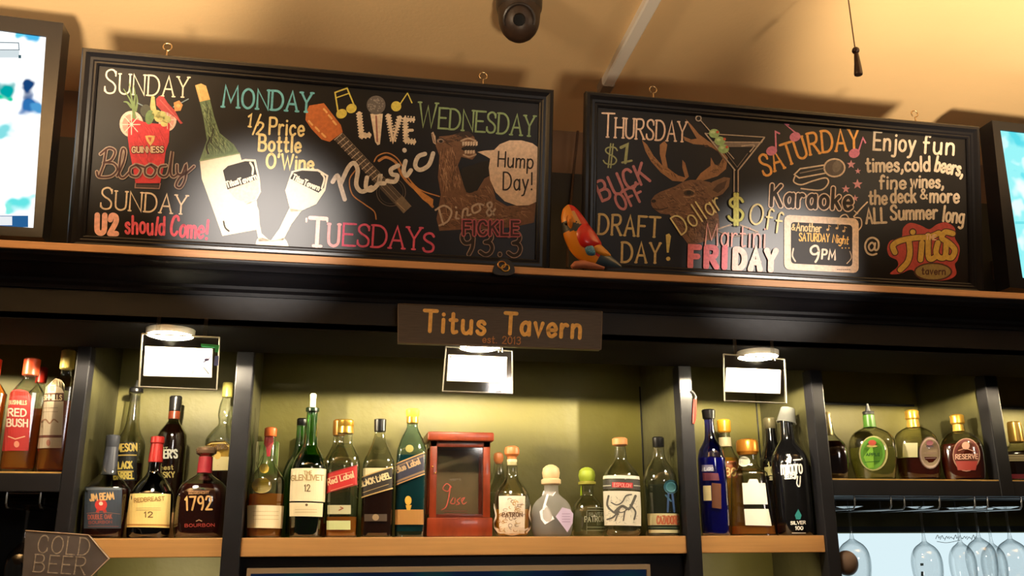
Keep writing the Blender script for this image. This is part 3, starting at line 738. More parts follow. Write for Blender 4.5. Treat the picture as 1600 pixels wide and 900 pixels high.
# --- Sunday
d = DA(o2, s2_); d.text('SUNDAY', [(122, 184), (488, 203)], 88, 7, WH, first=1.18, serif=.7, gap=2); fin(d, 'lettering', 'white SUNDAY lettering at the top', putA, tA)
d = DA(o2, s2_)
RED = (196, 44, 58)
d.ell(240, 320, 52, 58, (226, 196, 184), 1); d.ell(240, 322, 40, 46, (206, 150, 140), 2)
for a in range(0, 360, 45): d.line([(240, 322), (240+38*cos(radians(a)), 322+44*sin(radians(a)))], 4, (232, 206, 196), 3)
d.ell(398, 300, 40, 52, (226, 196, 184), 1); d.ell(398, 302, 29, 41, (206, 150, 140), 2)
for a in range(0, 360, 45): d.line([(398, 302), (398+28*cos(radians(a)), 302+39*sin(radians(a)))], 3, (232, 206, 196), 3)
GR = (104, 128, 84)
for q in ([(258, 320), (250, 260), (235, 215), (205, 165)], [(252, 300), (246, 240), (238, 190), (230, 138)], [(250, 290), (252, 230), (256, 195), (250, 150)], [(240, 245), (222, 225), (205, 222)], [(258, 260), (266, 225), (262, 190)]):
    d.line(q, 13, GR, 2, smooth=True, taper=True)
d.line([(268, 228), (300, 245)], 5, (110, 130, 140), 2); d.ell(303, 262, 24, 28, (66, 70, 60), 3)
d.ell(320, 290, 19, 32, (98, 128, 84), 4, rot=10); d.poly([(322, 240), (328, 195), (342, 200), (346, 240), (356, 290), (330, 300)], (190, 180, 120), 3)
for cx, cy, r in ((350, 275, 20), (372, 282, 22), (394, 300, 20), (360, 296, 18), (384, 318, 16)): d.ell(cx, cy, r, r*.85, (176, 180, 118) if r > 18 else (206, 196, 128), 4)
d.poly([(348, 210), (362, 196), (382, 200), (400, 228), (432, 262), (452, 300), (466, 316), (456, 320), (430, 290), (402, 270), (372, 262), (350, 238)], (170, 58, 62), 5)
d.line([(366, 214), (410, 262), (450, 304)], 4, (206, 96, 92), 6); d.line([(425, 245), (490, 210)], 5, (120, 140, 152), 4)
d.poly([(426, 226), (450, 216), (466, 236), (456, 262), (430, 264)], (196, 142, 84), 5); d.ell(446, 240, 9, 8, (226, 176, 110), 6)
d.poly([(226, 312), (250, 296), (300, 312), (340, 318), (372, 320), (410, 308), (404, 400), (390, 440), (382, 510), (366, 580), (258, 580), (244, 500), (232, 440), (224, 380)], RED, 3)
d.fur([(236, 320), (400, 320), (380, 520), (250, 520)], [(170, 30, 46), (214, 70, 78)], 60, 20, 60, 3, 80, 4)
d.line([(258, 580), (256, 600), (362, 604), (367, 582)], 5, (150, 120, 116), 5); d.poly([(262, 586), (362, 588), (358, 600), (260, 598)], (60, 44, 46), 4)
fin(d, 'cocktail_drawing', 'red tomato cocktail drawing with garnishes', putA, tA)
d = DA(o2, s2_)
d.poly([(300, 372), (318, 370), (344, 372), (338, 396), (324, 416), (308, 396)], (216, 176, 112), 6); d.poly([(312, 378), (330, 378), (322, 400)], RED, 7)
for x in (315, 321, 327): d.line([(x, 376), (x-1, 400)], 1.6, (190, 150, 90), 8)
d.text('GUINNESS', [(243, 445), (380, 444)], 24, 5.5, (206, 176, 150), 6, outline=(3, (70, 20, 24)))
fin(d, 'emblem_drawing', 'gold harp emblem and stout name on the glass', putA, tA)
d = DA(o2, s2_); GY = (166, 150, 142); IN = (62, 28, 32)
d.line([(130, 430), (118, 500), (100, 548)], 17, GY, 7); d.line([(130, 430), (118, 500), (100, 548)], 8, IN, 8)
for q in ([(104, 452), (140, 426), (168, 440), (152, 478), (118, 490)], [(118, 490), (160, 492), (178, 520), (150, 550), (98, 552), (88, 530)],
          [(178, 548), (205, 490), (214, 440), (200, 430), (190, 480), (186, 540), (204, 556), (232, 530)], [(262, 500), (236, 514), (236, 544), (266, 550), (282, 522), (262, 500), (296, 510)],
          [(326, 498), (302, 512), (302, 542), (330, 550), (346, 522), (326, 498), (352, 512)], [(392, 502), (366, 508), (360, 538), (384, 552), (404, 530), (420, 440), (412, 530), (424, 552), (444, 540)],
          [(440, 500), (442, 536), (462, 540), (480, 500), (476, 560), (456, 598), (436, 590), (452, 556), (488, 530), (515, 506)]):
    d.line(q, 17, GY, 7, smooth=True); d.line(q, 8, IN, 8, smooth=True)
fin(d, 'lettering', 'outlined script BLOODY across the cocktail', putA, tA)
d = DA(o2, s2_); d.text('SUNDAY', [(104, 692), (480, 717)], 82, 7.5, WH, first=1.14, serif=.7, gap=2); fin(d, 'lettering', 'white SUNDAY lettering under the cocktail', putA, tA)
d = DA(o2, s2_); d.text('U2', [(88, 800), (174, 802)], 80, 24, (240, 190, 186), gap=4); d.text('should', [(215, 798), (384, 806)], 76, 11, (222, 92, 118), gap=2.6, jitter=4)
d.text('Come!', [(410, 806), (572, 826)], 84, 12, (222, 92, 118), gap=2.4, jitter=4); fin(d, 'lettering', 'pink invitation line along the bottom left', putA, tA)
# --- Monday
d = DA(o2, s2_); d.text('MONDAY', [(642, 244), (1030, 268)], 84, 10, (104, 184, 206), first=1.1, serif=.8, gap=2); fin(d, 'lettering', 'blue MONDAY lettering', putA, tA)
CR = (232, 216, 156)
d = DA(o2, s2_); d.text('1', [(750, 330), (764, 332)], 54, 9, CR, serif=.8); d.text('/', [(774, 358), (802, 360)], 74, 8, CR); d.text('2', [(790, 364), (818, 366)], 52, 9, CR)
d.text('Price', [(846, 364), (996, 372)], 72, 10, CR, gap=2.4); d.text('Bottle', [(800, 436), (982, 444)], 68, 11, CR, gap=2.4); d.text("O'Wine", [(834, 512), (1038, 522)], 62, 11, CR, gap=2.2)
fin(d, 'lettering', 'cream half price bottle of wine lettering', putA, tA)
d = DA(o2, s2_); WG = chalk((238, 228, 208), .04)
d.poly([(540, 222), (585, 212), (604, 290), (628, 360), (690, 410), (718, 455), (732, 520), (800, 700), (805, 780), (640, 812), (600, 700), (548, 560), (540, 480), (572, 390), (556, 290)], (100, 124, 92), 1)
d.fur([(545, 225), (582, 216), (600, 290), (624, 362), (680, 408), (700, 445), (550, 470), (578, 392), (562, 300)], [(60, 76, 56), (134, 156, 116), (84, 108, 80)], 190, 20, 70, 4, 72, 2)
d.line([(586, 380), (570, 420), (578, 450)], 7, (24, 26, 22), 3, smooth=True); d.line([(600, 340), (590, 400)], 5, (30, 36, 28), 3)
d.poly([(520, 150), (546, 142), (568, 152), (586, 212), (540, 223)], (214, 178, 112), 2); d.line([(530, 152), (546, 216)], 4, (232, 200, 140), 3)
d.poly([(541, 482), (716, 448), (734, 520), (800, 700), (806, 782), (640, 812), (600, 700), (549, 560)], WG, 3); d.line([(541, 482), (716, 448)], 5, (130, 150, 110), 4)
d.line([(645, 748), (652, 775), (668, 790)], 7, (40, 38, 30), 4, smooth=True)
fin(d, 'bottle_drawing', 'green wine bottle drawing with white body', putA, tA)
d = DA(o2, s2_); BK = (22, 18, 17); PKW = (240, 206, 190)
d.poly([(632, 522), (660, 496), (740, 474), (786, 476), (804, 560), (809, 618), (790, 656), (742, 676), (692, 656), (652, 600)], WG, 5)
d.poly([(642, 524), (664, 504), (740, 483), (778, 485), (796, 562), (730, 586), (662, 608)], BK, 6); d.poly([(662, 606), (798, 560), (801, 616), (784, 648), (742, 667), (698, 648)], PKW, 6)
d.line([(762, 490), (774, 512), (772, 540)], 9, WG, 7, smooth=True); d.line([(690, 560), (652, 602)], 0.5, BK, 7)
d.text('Titus', [(662, 600), (712, 582)], 26, 6, WG, 8, gap=2.4); d.text('Tavern', [(716, 586), (792, 560)], 26, 6, WG, 8, gap=2.2)
d.poly([(748, 668), (790, 652), (800, 740), (812, 800), (850, 836), (800, 836), (784, 760)], WG, 5)
fin(d, 'glass_drawing', 'wine glass drawing in front of the bottle', putA, tA)
d = DA(o2, s2_)
d.poly([(944, 528), (990, 514), (1060, 518), (1106, 546), (1092, 612), (1052, 672), (986, 702), (940, 706), (916, 612)], WG, 5)
d.poly([(953, 532), (990, 524), (1058, 528), (1096, 549), (1086, 600), (1062, 622), (938, 560)], BK, 6); d.line([(1075, 538), (1088, 560), (1076, 604)], 8, WG, 7, smooth=True)
d.text('Titus', [(946, 562), (992, 582)], 24, 6, WG, 8, gap=2.4); d.text('Tavern', [(996, 586), (1062, 612)], 24, 6, WG, 8, gap=2.2)
d.poly([(934, 690), (988, 700), (944, 760), (906, 832), (850, 836), (890, 780)], WG, 5)
d.poly([(792, 828), (812, 820), (860, 832), (908, 822), (928, 848), (922, 868), (860, 876), (792, 866)], WG, 5, True)
fin(d, 'glass_drawing', 'tilted wine glass drawing right of the bottle', putA, tA)
# --- Tuesday
d = DA(o3, s3); OR = (190, 104, 46)
d.poly([(46, 232), (48, 200), (62, 172), (122, 162), (156, 206), (192, 252), (200, 282), (146, 322), (112, 312), (70, 268)], OR, 1)
for q in ([(122, 186), (134, 200)], [(142, 212), (154, 226)], [(160, 236), (172, 250)], [(60, 236), (74, 252)], [(88, 262), (102, 278)], [(114, 288), (128, 302)]): d.line(q, 8, (226, 176, 110), 2)
d.poly([(164, 312), (196, 286), (482, 590), (450, 618)], (72, 62, 56), 1)
for i in range(13):
    k = (i/20); a = (166+284*k, 314+302*k); b = (196+284*k, 288+302*k); d.line([a, b], 3.4, (186, 170, 152), 3)
for w_ in (8, 22, 34): d.line([(164+w_, 312-w_*.8), (450+w_, 616-w_*.8)], 1.3, (150, 136, 120), 2)
d.poly([(414, 572), (446, 544), (484, 588), (452, 618)], (112, 98, 84), 3); d.line([(424, 574), (456, 604)], 3, (160, 140, 120), 4)
BT = (176, 124, 74)
d.line([(330, 404), (345, 380), (385, 368), (425, 390), (450, 430), (470, 470), (520, 520), (600, 548)], 5, BT, 2, smooth=True)
d.line([(350, 400), (380, 386), (420, 408), (440, 450), (470, 490), (530, 545), (572, 590)], 11, BT, 2, smooth=True)
d.poly([(478, 480), (530, 530), (575, 560), (572, 592), (530, 560), (494, 520)], (186, 128, 66), 3)
d.line([(252, 440), (228, 480), (240, 540), (290, 580), (330, 610), (338, 642)], 5, BT, 2, smooth=True)
d.ring(400, 530, 60, 58, 3, (96, 84, 72), 2); d.ring(400, 530, 50, 48, 2, (70, 62, 54), 2)
fin(d, 'guitar_drawing', 'acoustic guitar drawing with orange head', putA, tA)
d = DA(o3, s3)
W2 = (206, 200, 196)
for q in ([(158, 488), (178, 462), (190, 500), (208, 560)], [(190, 500), (222, 430), (246, 410), (262, 440), (256, 500), (280, 528), (318, 510)], [(300, 470), (296, 510), (318, 522), (350, 490), (356, 455), (352, 490), (372, 494)],
          [(430, 420), (400, 436), (404, 456), (426, 462), (416, 486), (384, 484)], [(460, 402), (452, 440), (464, 462), (482, 440)], [(540, 372), (512, 384), (500, 420), (520, 438), (556, 418), (574, 370)], [(455, 356), (456, 358)]):
    d.line(q, 18, W2, 5, smooth=len(q) > 2)
fin(d, 'lettering', 'grey white script MUSIC across the guitar', putA, tA)
d = DA(o3, s3); YE = (206, 192, 84)
d.ell(195, 206, 23, 19, YE, 1, rot=-25); d.ell(236, 184, 22, 19, YE, 1, rot=-25)
d.line([(181, 200), (168, 118), (218, 100), (250, 178)], 6, YE, 1); d.line([(172, 140), (224, 122)], 5, YE, 1)
fin(d, 'note_drawing', 'yellow double music note drawing', putA, tA); d = DA(o3, s3); d.ell(421, 175, 21, 21, YE, 1, rot=-25); d.line([(436, 168), (468, 120), (486, 160)], 5, YE, 1)
fin(d, 'note_drawing', 'yellow single music note drawing', putA, tA)
d = DA(o3, s3); LV = (214, 198, 178)
d.ell(338, 170, 39, 39, (96, 90, 88), 2)
for i in range(40):
    a = random.uniform(0, 6.28); r = 34*sqrt(random.random()); d.ell(338+r*cos(a), 170+r*sin(a), 3, 3, (136, 130, 126), 3, n=6)
d.poly([(314, 206), (366, 206), (354, 332), (344, 336), (334, 322)], LV, 1); d.line([(338, 216), (343, 320)], 7, (150, 100, 90), 2)
d.line([(268, 205), (278, 298), (310, 294)], 18, LV, 1); d.line([(388, 214), (408, 316), (436, 222)], 18, LV, 1); d.line([(458, 226), (462, 318), (496, 322)], 16, LV, 1); d.line([(458, 230), (494, 230)], 13, LV, 1); d.line([(462, 274), (488, 274)], 12, LV, 1)
for q in ([(268, 205), (278, 298), (310, 294)], [(388, 214), (408, 316), (436, 222)], [(494, 230), (458, 226), (462, 318), (496, 322)]):
    for (a, b) in zip(q, q[1:]):
        m = max(2, int(math.hypot(b[0]-a[0], b[1]-a[1])/11))
        for i in range(m+1):
            for sd in (-10, 10):
                l = math.hypot(b[0]-a[0], b[1]-a[1]); nx, ny = -(b[1]-a[1])/l, (b[0]-a[0])/l
                d.ell(a[0]+(b[0]-a[0])*i/m+nx*sd, a[1]+(b[1]-a[1])*i/m+ny*sd, 3.6, 3.6, LV, 2, n=7)
fin(d, 'lettering', 'white LIVE lettering with microphone letter', putA, tA)
d = DA(o3, s3); PK = (206, 84, 122)
d.text('T', [(58, 752), (126, 756)], 116, 16, (246, 206, 206), serif=0); d.line([(50, 640), (50, 652)], 8, (246, 206, 206)); d.line([(136, 640), (136, 652)], 8, (246, 206, 206)); d.line([(78, 752), (110, 754)], 12, (246, 206, 206))  # T and U paler than the rest: the lamp's glare put into their colour
d.text('U', [(140, 752), (182, 754)], 90, 12, (240, 170, 178), serif=.6); d.text('ESDAY', [(200, 750), (520, 768)], 90, 9, PK, serif=.7, gap=1.6); d.text('S', [(532, 776), (576, 778)], 76, 10, PK)
fin(d, 'lettering', 'pink TUESDAYS lettering', putA, tA)
# --- Wednesday
d = DA(o3, s3); d.text('WEDNESDAY', [(514, 258), (990, 300)], 84, 8, (122, 146, 104), first=1.2, serif=.8, gap=1.8, upright=.3); fin(d, 'lettering', 'green WEDNESDAY lettering', putA, tA)
d = DA(o3, s3); CB = (112, 80, 60)
cam_ = [(600, 300), (640, 296), (690, 285), (722, 282), (744, 302), (752, 328), (720, 336), (694, 346), (690, 352), (712, 366), (748, 358), (752, 378), (736, 396), (706, 388), (690, 384), (676, 420), (694, 480), (712, 532), (756, 524), (786, 474), (808, 462), (834, 560), (880, 588), (1000, 574), (992, 656), (900, 676), (790, 682), (700, 684), (600, 690), (588, 640), (606, 540), (594, 470), (600, 380), (584, 336)]
d.poly(cam_, CB, 1)
d.poly([(566, 286), (574, 280), (584, 300), (586, 334), (574, 326)], (190, 168, 150), 2); d.line([(570, 290), (580, 325)], 3, (90, 60, 46), 3)
d.fur([(598, 340), (670, 340), (670, 420), (700, 520), (612, 540), (600, 470)], [(146, 108, 84), (76, 52, 40), (176, 140, 114)], 120, 16, 50, 3, 85, 2, .4)
d.fur([(612, 545), (712, 540), (760, 530), (800, 480), (834, 566), (880, 592), (990, 582), (986, 650), (790, 676), (604, 684)], [(136, 100, 76), (70, 48, 38), (160, 126, 100)], 190, 16, 46, 3, 40, 2, .9)
d.fur([(606, 304), (690, 290), (740, 305), (690, 340), (612, 345)], [(126, 92, 70), (60, 40, 30)], 50, 12, 36, 3, 10, 2, .5)
d.poly([(660, 296), (690, 280), (720, 278), (742, 296), (720, 306), (690, 304)], (46, 32, 28), 2)
for x in range(694, 750, 11): d.poly([(x, 322), (x+9, 320), (x+9, 336), (x+1, 340)], (206, 186, 168), 3)
d.line([(690, 318), (720, 308), (750, 318)], 7, (180, 156, 136), 3, smooth=True); d.poly([(694, 346), (752, 334), (750, 358), (712, 366)], (26, 16, 16), 2)
for x in range(704, 748, 11): d.poly([(x, 358), (x+9, 356), (x+9, 370), (x+1, 372)], (200, 178, 160), 4)
d.line([(700, 376), (724, 384), (750, 374)], 7, (170, 146, 128), 3, smooth=True)
d.ell(604, 318, 15, 9, (150, 130, 118), 3); d.ell(606, 320, 8, 6, (22, 16, 14), 4); d.line([(586, 312), (606, 306), (628, 318)], 3, (30, 20, 18), 5, smooth=True)
d.poly([(690, 440), (730, 420), (800, 400), (806, 455), (784, 470), (754, 520), (712, 528)], (16, 13, 13), 3, True)
fin(d, 'camel_drawing', 'brown laughing camel drawing', putA, tA)
d = DA(o3, s3)
bb = [(757, 364), (790, 358), (826, 356), (850, 332), (890, 316), (940, 316), (985, 328), (1008, 345), (1006, 430), (1002, 570), (970, 584), (920, 586), (870, 568), (832, 530), (810, 480), (804, 430), (810, 392), (790, 380)]
d.poly(bb, (214, 190, 172), 4); d.text('Hump', [(842, 424), (986, 432)], 62, 6.5, (40, 28, 26), 5, gap=2.4); d.text('Day!', [(864, 520), (984, 522)], 72, 6.5, (40, 28, 26), 5, gap=2.2)
fin(d, 'speech_bubble', 'pale speech bubble with dark lettering', putA, tA)
d = DA(o3, s3); DG = (180, 162, 150)
d.line([(598, 600), (616, 664)], 8, DG, 6)
for q in ([(584, 604), (620, 586), (650, 610), (634, 650), (600, 668)], [(672, 612), (668, 636), (680, 640)], [(694, 636), (700, 604), (716, 600), (716, 626), (730, 622)], [(760, 578), (736, 592), (742, 616), (768, 604), (766, 580), (782, 584)], [(826, 624), (798, 584), (812, 572), (816, 588), (796, 612), (808, 628), (830, 600)]): d.line(q, 8, DG, 6, smooth=True)
d.line([(668, 592), (669, 594)], 8, DG, 6)
fin(d, 'lettering', 'grey script DINO over the camel', putA, tA)
d = DA(o3, s3)
d.text('93.3', [(690, 786), (934, 794)], 96, 13, (30, 22, 22), 7, gap=2.6, outline=(4, (150, 130, 124))); fin(d, 'lettering', 'grey outlined radio frequency numerals', putA, tA)
d = DA(o3, s3)
d.text('FICKLE', [(700, 706), (928, 708)], 56, 9, (62, 28, 36), 9, gap=2.4, outline=(5, (176, 92, 108))); fin(d, 'lettering', 'pink outlined station name', putA, tA)

# ---------------------------------------------------------------- right chalkboard
tB, putB = board('chalkboard_', 'long chalkboard listing Thursday to Saturday with stag and martini drawings', .5085, 1.4985, .415)
tB.name = 'chalkboard.001'
d = DA(o5, s5); d.text('THURSDAY', [(222, 228), (578, 250)], 84, 7.5, (220, 192, 174), first=1.2, serif=.7, gap=1.8, upright=.4); fin(d, 'lettering', 'white THURSDAY lettering', putB, tB)
d = DA(o5, s5); GG = (150, 156, 112)
d.text('$', [(224, 346), (280, 352)], 84, 6, GG); d.text('1', [(294, 336), (330, 340)], 78, 13, GG); d.line([(306, 338), (346, 330)], 9, GG); fin(d, 'lettering', 'green one dollar sign', putB, tB)
d = DA(o5, s5); MV = (190, 124, 134)
d.text('BUCK', [(222, 502), (424, 416)], 84, 12, MV, gap=2.4); d.text('OFF', [(298, 544), (404, 494)], 72, 11, MV, gap=2.4); fin(d, 'lettering', 'mauve BUCK OFF lettering', putB, tB)
d = DA(o5, s5); DF = (204, 184, 132)
d.text('DRAFT', [(204, 642), (462, 656)], 84, 10, DF, gap=2.4, serif=.4); d.text('DAY', [(304, 762), (466, 766)], 84, 10, DF, gap=2.4, serif=.4)
d.poly([(492, 646), (506, 640), (514, 652), (504, 722), (496, 722)], (216, 200, 124), 1); d.ell(502, 748, 9, 9, (216, 200, 124), 1); fin(d, 'lettering', 'cream DRAFT DAY lettering', putB, tB)
d = DA(o5, s5); AN = (158, 114, 78); DB = (124, 90, 68)
d.poly([(566, 420), (520, 416), (470, 380), (430, 335), (405, 290), (390, 242), (412, 262), (440, 310), (478, 352), (466, 300), (466, 262), (486, 246), (498, 262), (490, 310), (500, 360), (540, 392), (574, 402), (562, 360), (562, 326), (574, 340), (590, 398)], AN, 1)
d.poly([(612, 424), (640, 384), (682, 352), (684, 316), (700, 346), (716, 352), (734, 320), (712, 288), (668, 264), (610, 260), (572, 244), (566, 226), (600, 240), (624, 236), (600, 196), (576, 152), (606, 184), (632, 216), (672, 246), (724, 276), (756, 318), (748, 366), (712, 396), (668, 410)], AN, 1)
d.fur([(405, 270), (480, 360), (560, 400), (540, 410), (470, 378), (410, 300)], [(176, 132, 90), (96, 64, 42)], 60, 10, 34, 3, 48, 2)
d.fur([(572, 230), (620, 250), (680, 262), (750, 320), (740, 366), (660, 405), (690, 360), (734, 325), (700, 285), (600, 255)], [(180, 136, 92), (98, 66, 44)], 80, 10, 34, 3, 40, 2, 1)
hd = [(428, 500), (444, 478), (470, 462), (530, 440), (566, 420), (596, 412), (640, 412), (680, 422), (706, 436), (700, 470), (690, 500), (716, 560), (722, 620), (700, 660), (640, 680), (590, 690), (560, 650), (534, 600), (510, 560), (470, 556), (440, 536), (430, 520)]
d.poly(hd, DB, 2); d.poly([(664, 448), (690, 420), (740, 400), (766, 404), (760, 440), (734, 472), (700, 488), (676, 474)], (124, 92, 68), 3); d.poly([(690, 456), (712, 432), (752, 414), (742, 446), (714, 468)], (76, 52, 40), 4)
d.fur(hd, [(140, 104, 78), (72, 50, 38), (160, 124, 96)], 260, 10, 34, 3, 200, 3, .7)
d.fur([(520, 570), (716, 570), (716, 640), (600, 684)], [(150, 116, 92), (70, 50, 38)], 110, 16, 44, 3, 75, 3, .5)
d.ell(590, 468, 22, 11, (66, 46, 36), 4); d.ell(590, 466, 10, 8, (14, 10, 10), 5); d.line([(566, 456), (592, 452), (614, 464)], 4, (170, 136, 106), 5, smooth=True); d.line([(568, 484), (594, 486), (616, 478)], 4, (170, 136, 106), 5, smooth=True)
d.ell(440, 502, 10, 7, (26, 18, 18), 5); d.line([(440, 534), (470, 538), (500, 530)], 4, (50, 34, 28), 5, smooth=True)
fin(d, 'deer_drawing', 'brown stag drawing with antlers', putB, tB)
d = DA(o5, s5); GW = (190, 172, 156)
d.line([(660, 214), (786, 370)], 6, GW, 6); d.line([(912, 232), (800, 372)], 6, GW, 6); d.line([(660, 214), (912, 230), (900, 252), (694, 250)], 4, GW, 6)
d.poly([(694, 250), (900, 254), (884, 272), (712, 272)], (130, 116, 108), 5); d.line([(816, 268), (868, 264), (850, 292)], 5, GW, 7, smooth=True); d.line([(744, 290), (796, 358), (840, 300)], 3, (130, 116, 106), 6)
d.line([(783, 370), (782, 600)], 5, GW, 6); d.line([(800, 372), (800, 600)], 5, GW, 6)
d.line([(700, 626), (760, 606), (790, 600), (830, 612), (884, 634)], 6, GW, 6, smooth=True); d.line([(700, 626), (786, 652), (884, 634)], 4, (150, 134, 120), 6, smooth=True)
d.ring(631, 150, 11, 11, 5, (176, 160, 148), 7); d.line([(640, 158), (782, 322)], 4, (176, 160, 148), 6)
for cx, cy in ((698, 214), (722, 246), (738, 280)):
    d.ell(cx, cy, 23, 19, (160, 196, 132), 8); d.ell(cx-6, cy-5, 10, 6, (196, 220, 166), 9)
for cx, cy in ((712, 208), (742, 238), (752, 272)): d.ell(cx, cy, 6, 6, (196, 90, 60), 10)
fin(d, 'martini_drawing', 'martini glass drawing with green olives', putB, tB)
d = DA(o5, s5); DY = (226, 214, 160)
d.text('Dollar', [(558, 646), (736, 530)], 84, 7, DY, 11, gap=2.2); d.text('Off', [(848, 592), (980, 640)], 86, 8, DY, 11, gap=2.2, upright=.6)
d.text('$', [(760, 590), (822, 590)], 110, 11, (210, 214, 120), 11, outline=(3, (60, 62, 30)))
fin(d, 'lettering', 'yellow dollar off lettering', putB, tB)
d = DA(o5, s5); d.text('Martini', [(660, 690), (914, 700)], 92, 6.5, (238, 176, 170), 13, gap=2.2); fin(d, 'lettering', 'thin pink MARTINI lettering', putB, tB)
d = DA(o5, s5); d.text('FRI', [(596, 780), (744, 784)], 82, 25, (228, 128, 142), 13, gap=4); d.text('DAY', [(786, 790), (958, 796)], 82, 25, (248, 214, 206), 13, gap=4)  # DAY paler than FRI: the lamp's bright pool put into the chalk colour
fin(d, 'lettering', 'thick pink FRIDAY lettering', putB, tB)
d = DA(o6, s6); d.text('SATURDAY', [(40, 388), (150, 334), (260, 290), (430, 276)], 88, 10, (240, 176, 90), gap=1.8, serif=.5, upright=.3); fin(d, 'lettering', 'orange SATURDAY lettering in an arc', putB, tB)
d = DA(o6, s6); PN = (216, 128, 164)
for hx, hy, q in ((68, 280, [(86, 270), (84, 200), (100, 208)]), (165, 222, [(178, 214), (122, 168), (138, 172)]), (410, 290, [(428, 280), (446, 226), (456, 246)])):
    d.ell(hx, hy, 23, 19, PN, 2, rot=-20); d.line(q, 7, PN, 2)
for cx, cy, r in ((397, 336, 19), (425, 364, 13), (423, 418, 22), (375, 438, 18), (413, 476, 15)):
    d.poly([(cx+(r if i % 2 == 0 else r*.42)*cos(radians(-90+36*i)), cy+(r if i % 2 == 0 else r*.42)*sin(radians(-90+36*i))) for i in range(10)], (222, 160, 176), 2)
fin(d, 'note_drawing', 'pink music note and star drawings', putB, tB)
d = DA(o6, s6); WO = (226, 206, 186)
d.ell(328, 350, 46, 40, WO, 2); d.ell(328, 350, 39, 33, (96, 88, 84), 3); d.ell(338, 344, 18, 26, (124, 116, 110), 4, rot=20)
d.line([(290, 338), (186, 354), (162, 378), (182, 392), (292, 372)], 6, WO, 2); d.line([(186, 372), (284, 352)], 4, (150, 136, 124), 2)
d.line([(164, 386), (160, 408), (190, 420), (240, 404), (292, 392), (302, 414), (270, 442), (190, 436)], 6, WO, 2, smooth=True)
fin(d, 'microphone_drawing', 'white outlined microphone drawing', putB, tB)
d = DA(o6, s6); d.text('Karaoke', [(66, 506), (398, 522)], 84, 14, (34, 24, 24), 4, gap=2.6, outline=(5, (238, 216, 200))); fin(d, 'lettering', 'white outlined KARAOKE lettering', putB, tB)
d = DA(o6, s6)
d.line([(346, 566), (358, 548), (376, 544), (388, 560)], 5, WO, 2, smooth=True); d.line([(410, 556), (436, 560), (440, 590), (424, 612)], 5, WO, 2, smooth=True); d.line([(408, 552), (440, 516), (464, 492)], 6, WO, 2); d.line([(424, 540), (410, 528)], 4, WO, 2)
def rr(x0, x1, y0, y1, r): return [(cx+r*cos(radians(a)), cy+r*sin(radians(a))) for cx, cy, b in ((x1-r, y0+r, -90), (x1-r, y1-r, 0), (x0+r, y1-r, 90), (x0+r, y0+r, 180)) for a in (b, b+30, b+60, b+90)]
sk = lambda q: [(x, y+(x-270)*.05) for x, y in q]
d.poly(sk(rr(120, 428, 552, 778, 22)), (240, 218, 198), 5); d.poly(sk(rr(148, 402, 580, 752, 14)), (24, 18, 18), 6)
d.line(sk([(392, 690), (398, 716), (380, 740)]), 4, (200, 180, 160), 7, smooth=True); d.line(sk([(158, 690), (154, 720), (166, 742)]), 6, (230, 210, 190), 7, smooth=True)
d.text('&', [(150, 606), (164, 608)], 24, 4, (240, 210, 150), 7); d.text('Another', [(170, 610), (272, 616)], 34, 5, (236, 206, 150), 7, gap=2)
d.text('SATURDAY', [(182, 652), (306, 656)], 32, 5, (240, 190, 100), 7, gap=2); d.text('Night', [(320, 658), (384, 666)], 32, 5, (240, 190, 100), 7, gap=2)
for x in (360, 374, 388): d.ell(x, 682, 3, 3, (240, 190, 100), 7, n=8)
for x, y in ((300, 606), (338, 600), (366, 612)): d.ell(x, y, 6, 5, (220, 180, 120), 7, n=10); d.line([(x+5, y), (x+4, y-18), (x+12, y-14)], 3, (220, 180, 120), 7)
d.text('9', [(226, 738), (262, 740)], 66, 9, (240, 220, 200), 7); d.text('PM', [(276, 726), (330, 730)], 38, 8, (240, 220, 200), 7, gap=3)
for x in range(340, 396, 8): d.line([(x, 771), (x+4, 771)], 3, (110, 90, 80), 7)
fin(d, 'screen_drawing', 'white television outline drawing with show time', putB, tB)
d = DA(o6, s6); EW = (206, 192, 174)
d.text('Enjoy', [(490, 274), (660, 284)], 74, 10, EW, gap=2.4); d.text('fun', [(696, 288), (820, 296)], 74, 10, EW, gap=3)
d.text('times,cold', [(460, 366), (722, 362)], 58, 10, EW, gap=2.0); d.text('beers,', [(744, 362), (856, 384)], 60, 10, EW, gap=2.0)
d.text('fine', [(516, 436), (622, 436)], 54, 9.5, EW, gap=2.2); d.text('wines,', [(644, 430), (778, 432)], 52, 9.5, EW, gap=2.2)
d.text('the', [(472, 500), (544, 500)], 56, 9.5, EW, gap=2.2); d.text('deck', [(562, 494), (664, 492)], 58, 9.5, EW, gap=2.2); d.text('&', [(684, 478), (712, 478)], 40, 7, EW); d.text('more', [(724, 492), (842, 494)], 58, 9.5, EW, gap=2.2)
d.text('ALL', [(460, 580), (542, 576)], 60, 10, EW, gap=2.4); d.text('Summer', [(562, 564), (752, 560)], 58, 10, EW, gap=2.2); d.text('long', [(776, 570), (860, 580)], 62, 9.5, EW, gap=2.2)
d.text('@', [(452, 708), (508, 712)], 74, 8, EW)
fin(d, 'lettering', 'grey white invitation lettering at the right', putB, tB)
d = DA(o6, s6); RD = (170, 62, 58)
d.poly([(612, 600), (640, 578), (684, 588), (720, 604), (752, 584), (790, 576), (826, 600), (826, 640), (846, 680), (838, 730), (826, 750), (832, 790), (800, 812), (740, 818), (680, 808), (660, 780), (640, 772), (600, 788), (558, 788), (590, 758), (586, 732), (556, 716), (546, 684), (560, 652), (604, 640)], RD, 1, True)
YG = (190, 158, 68); DK = (70, 34, 24)
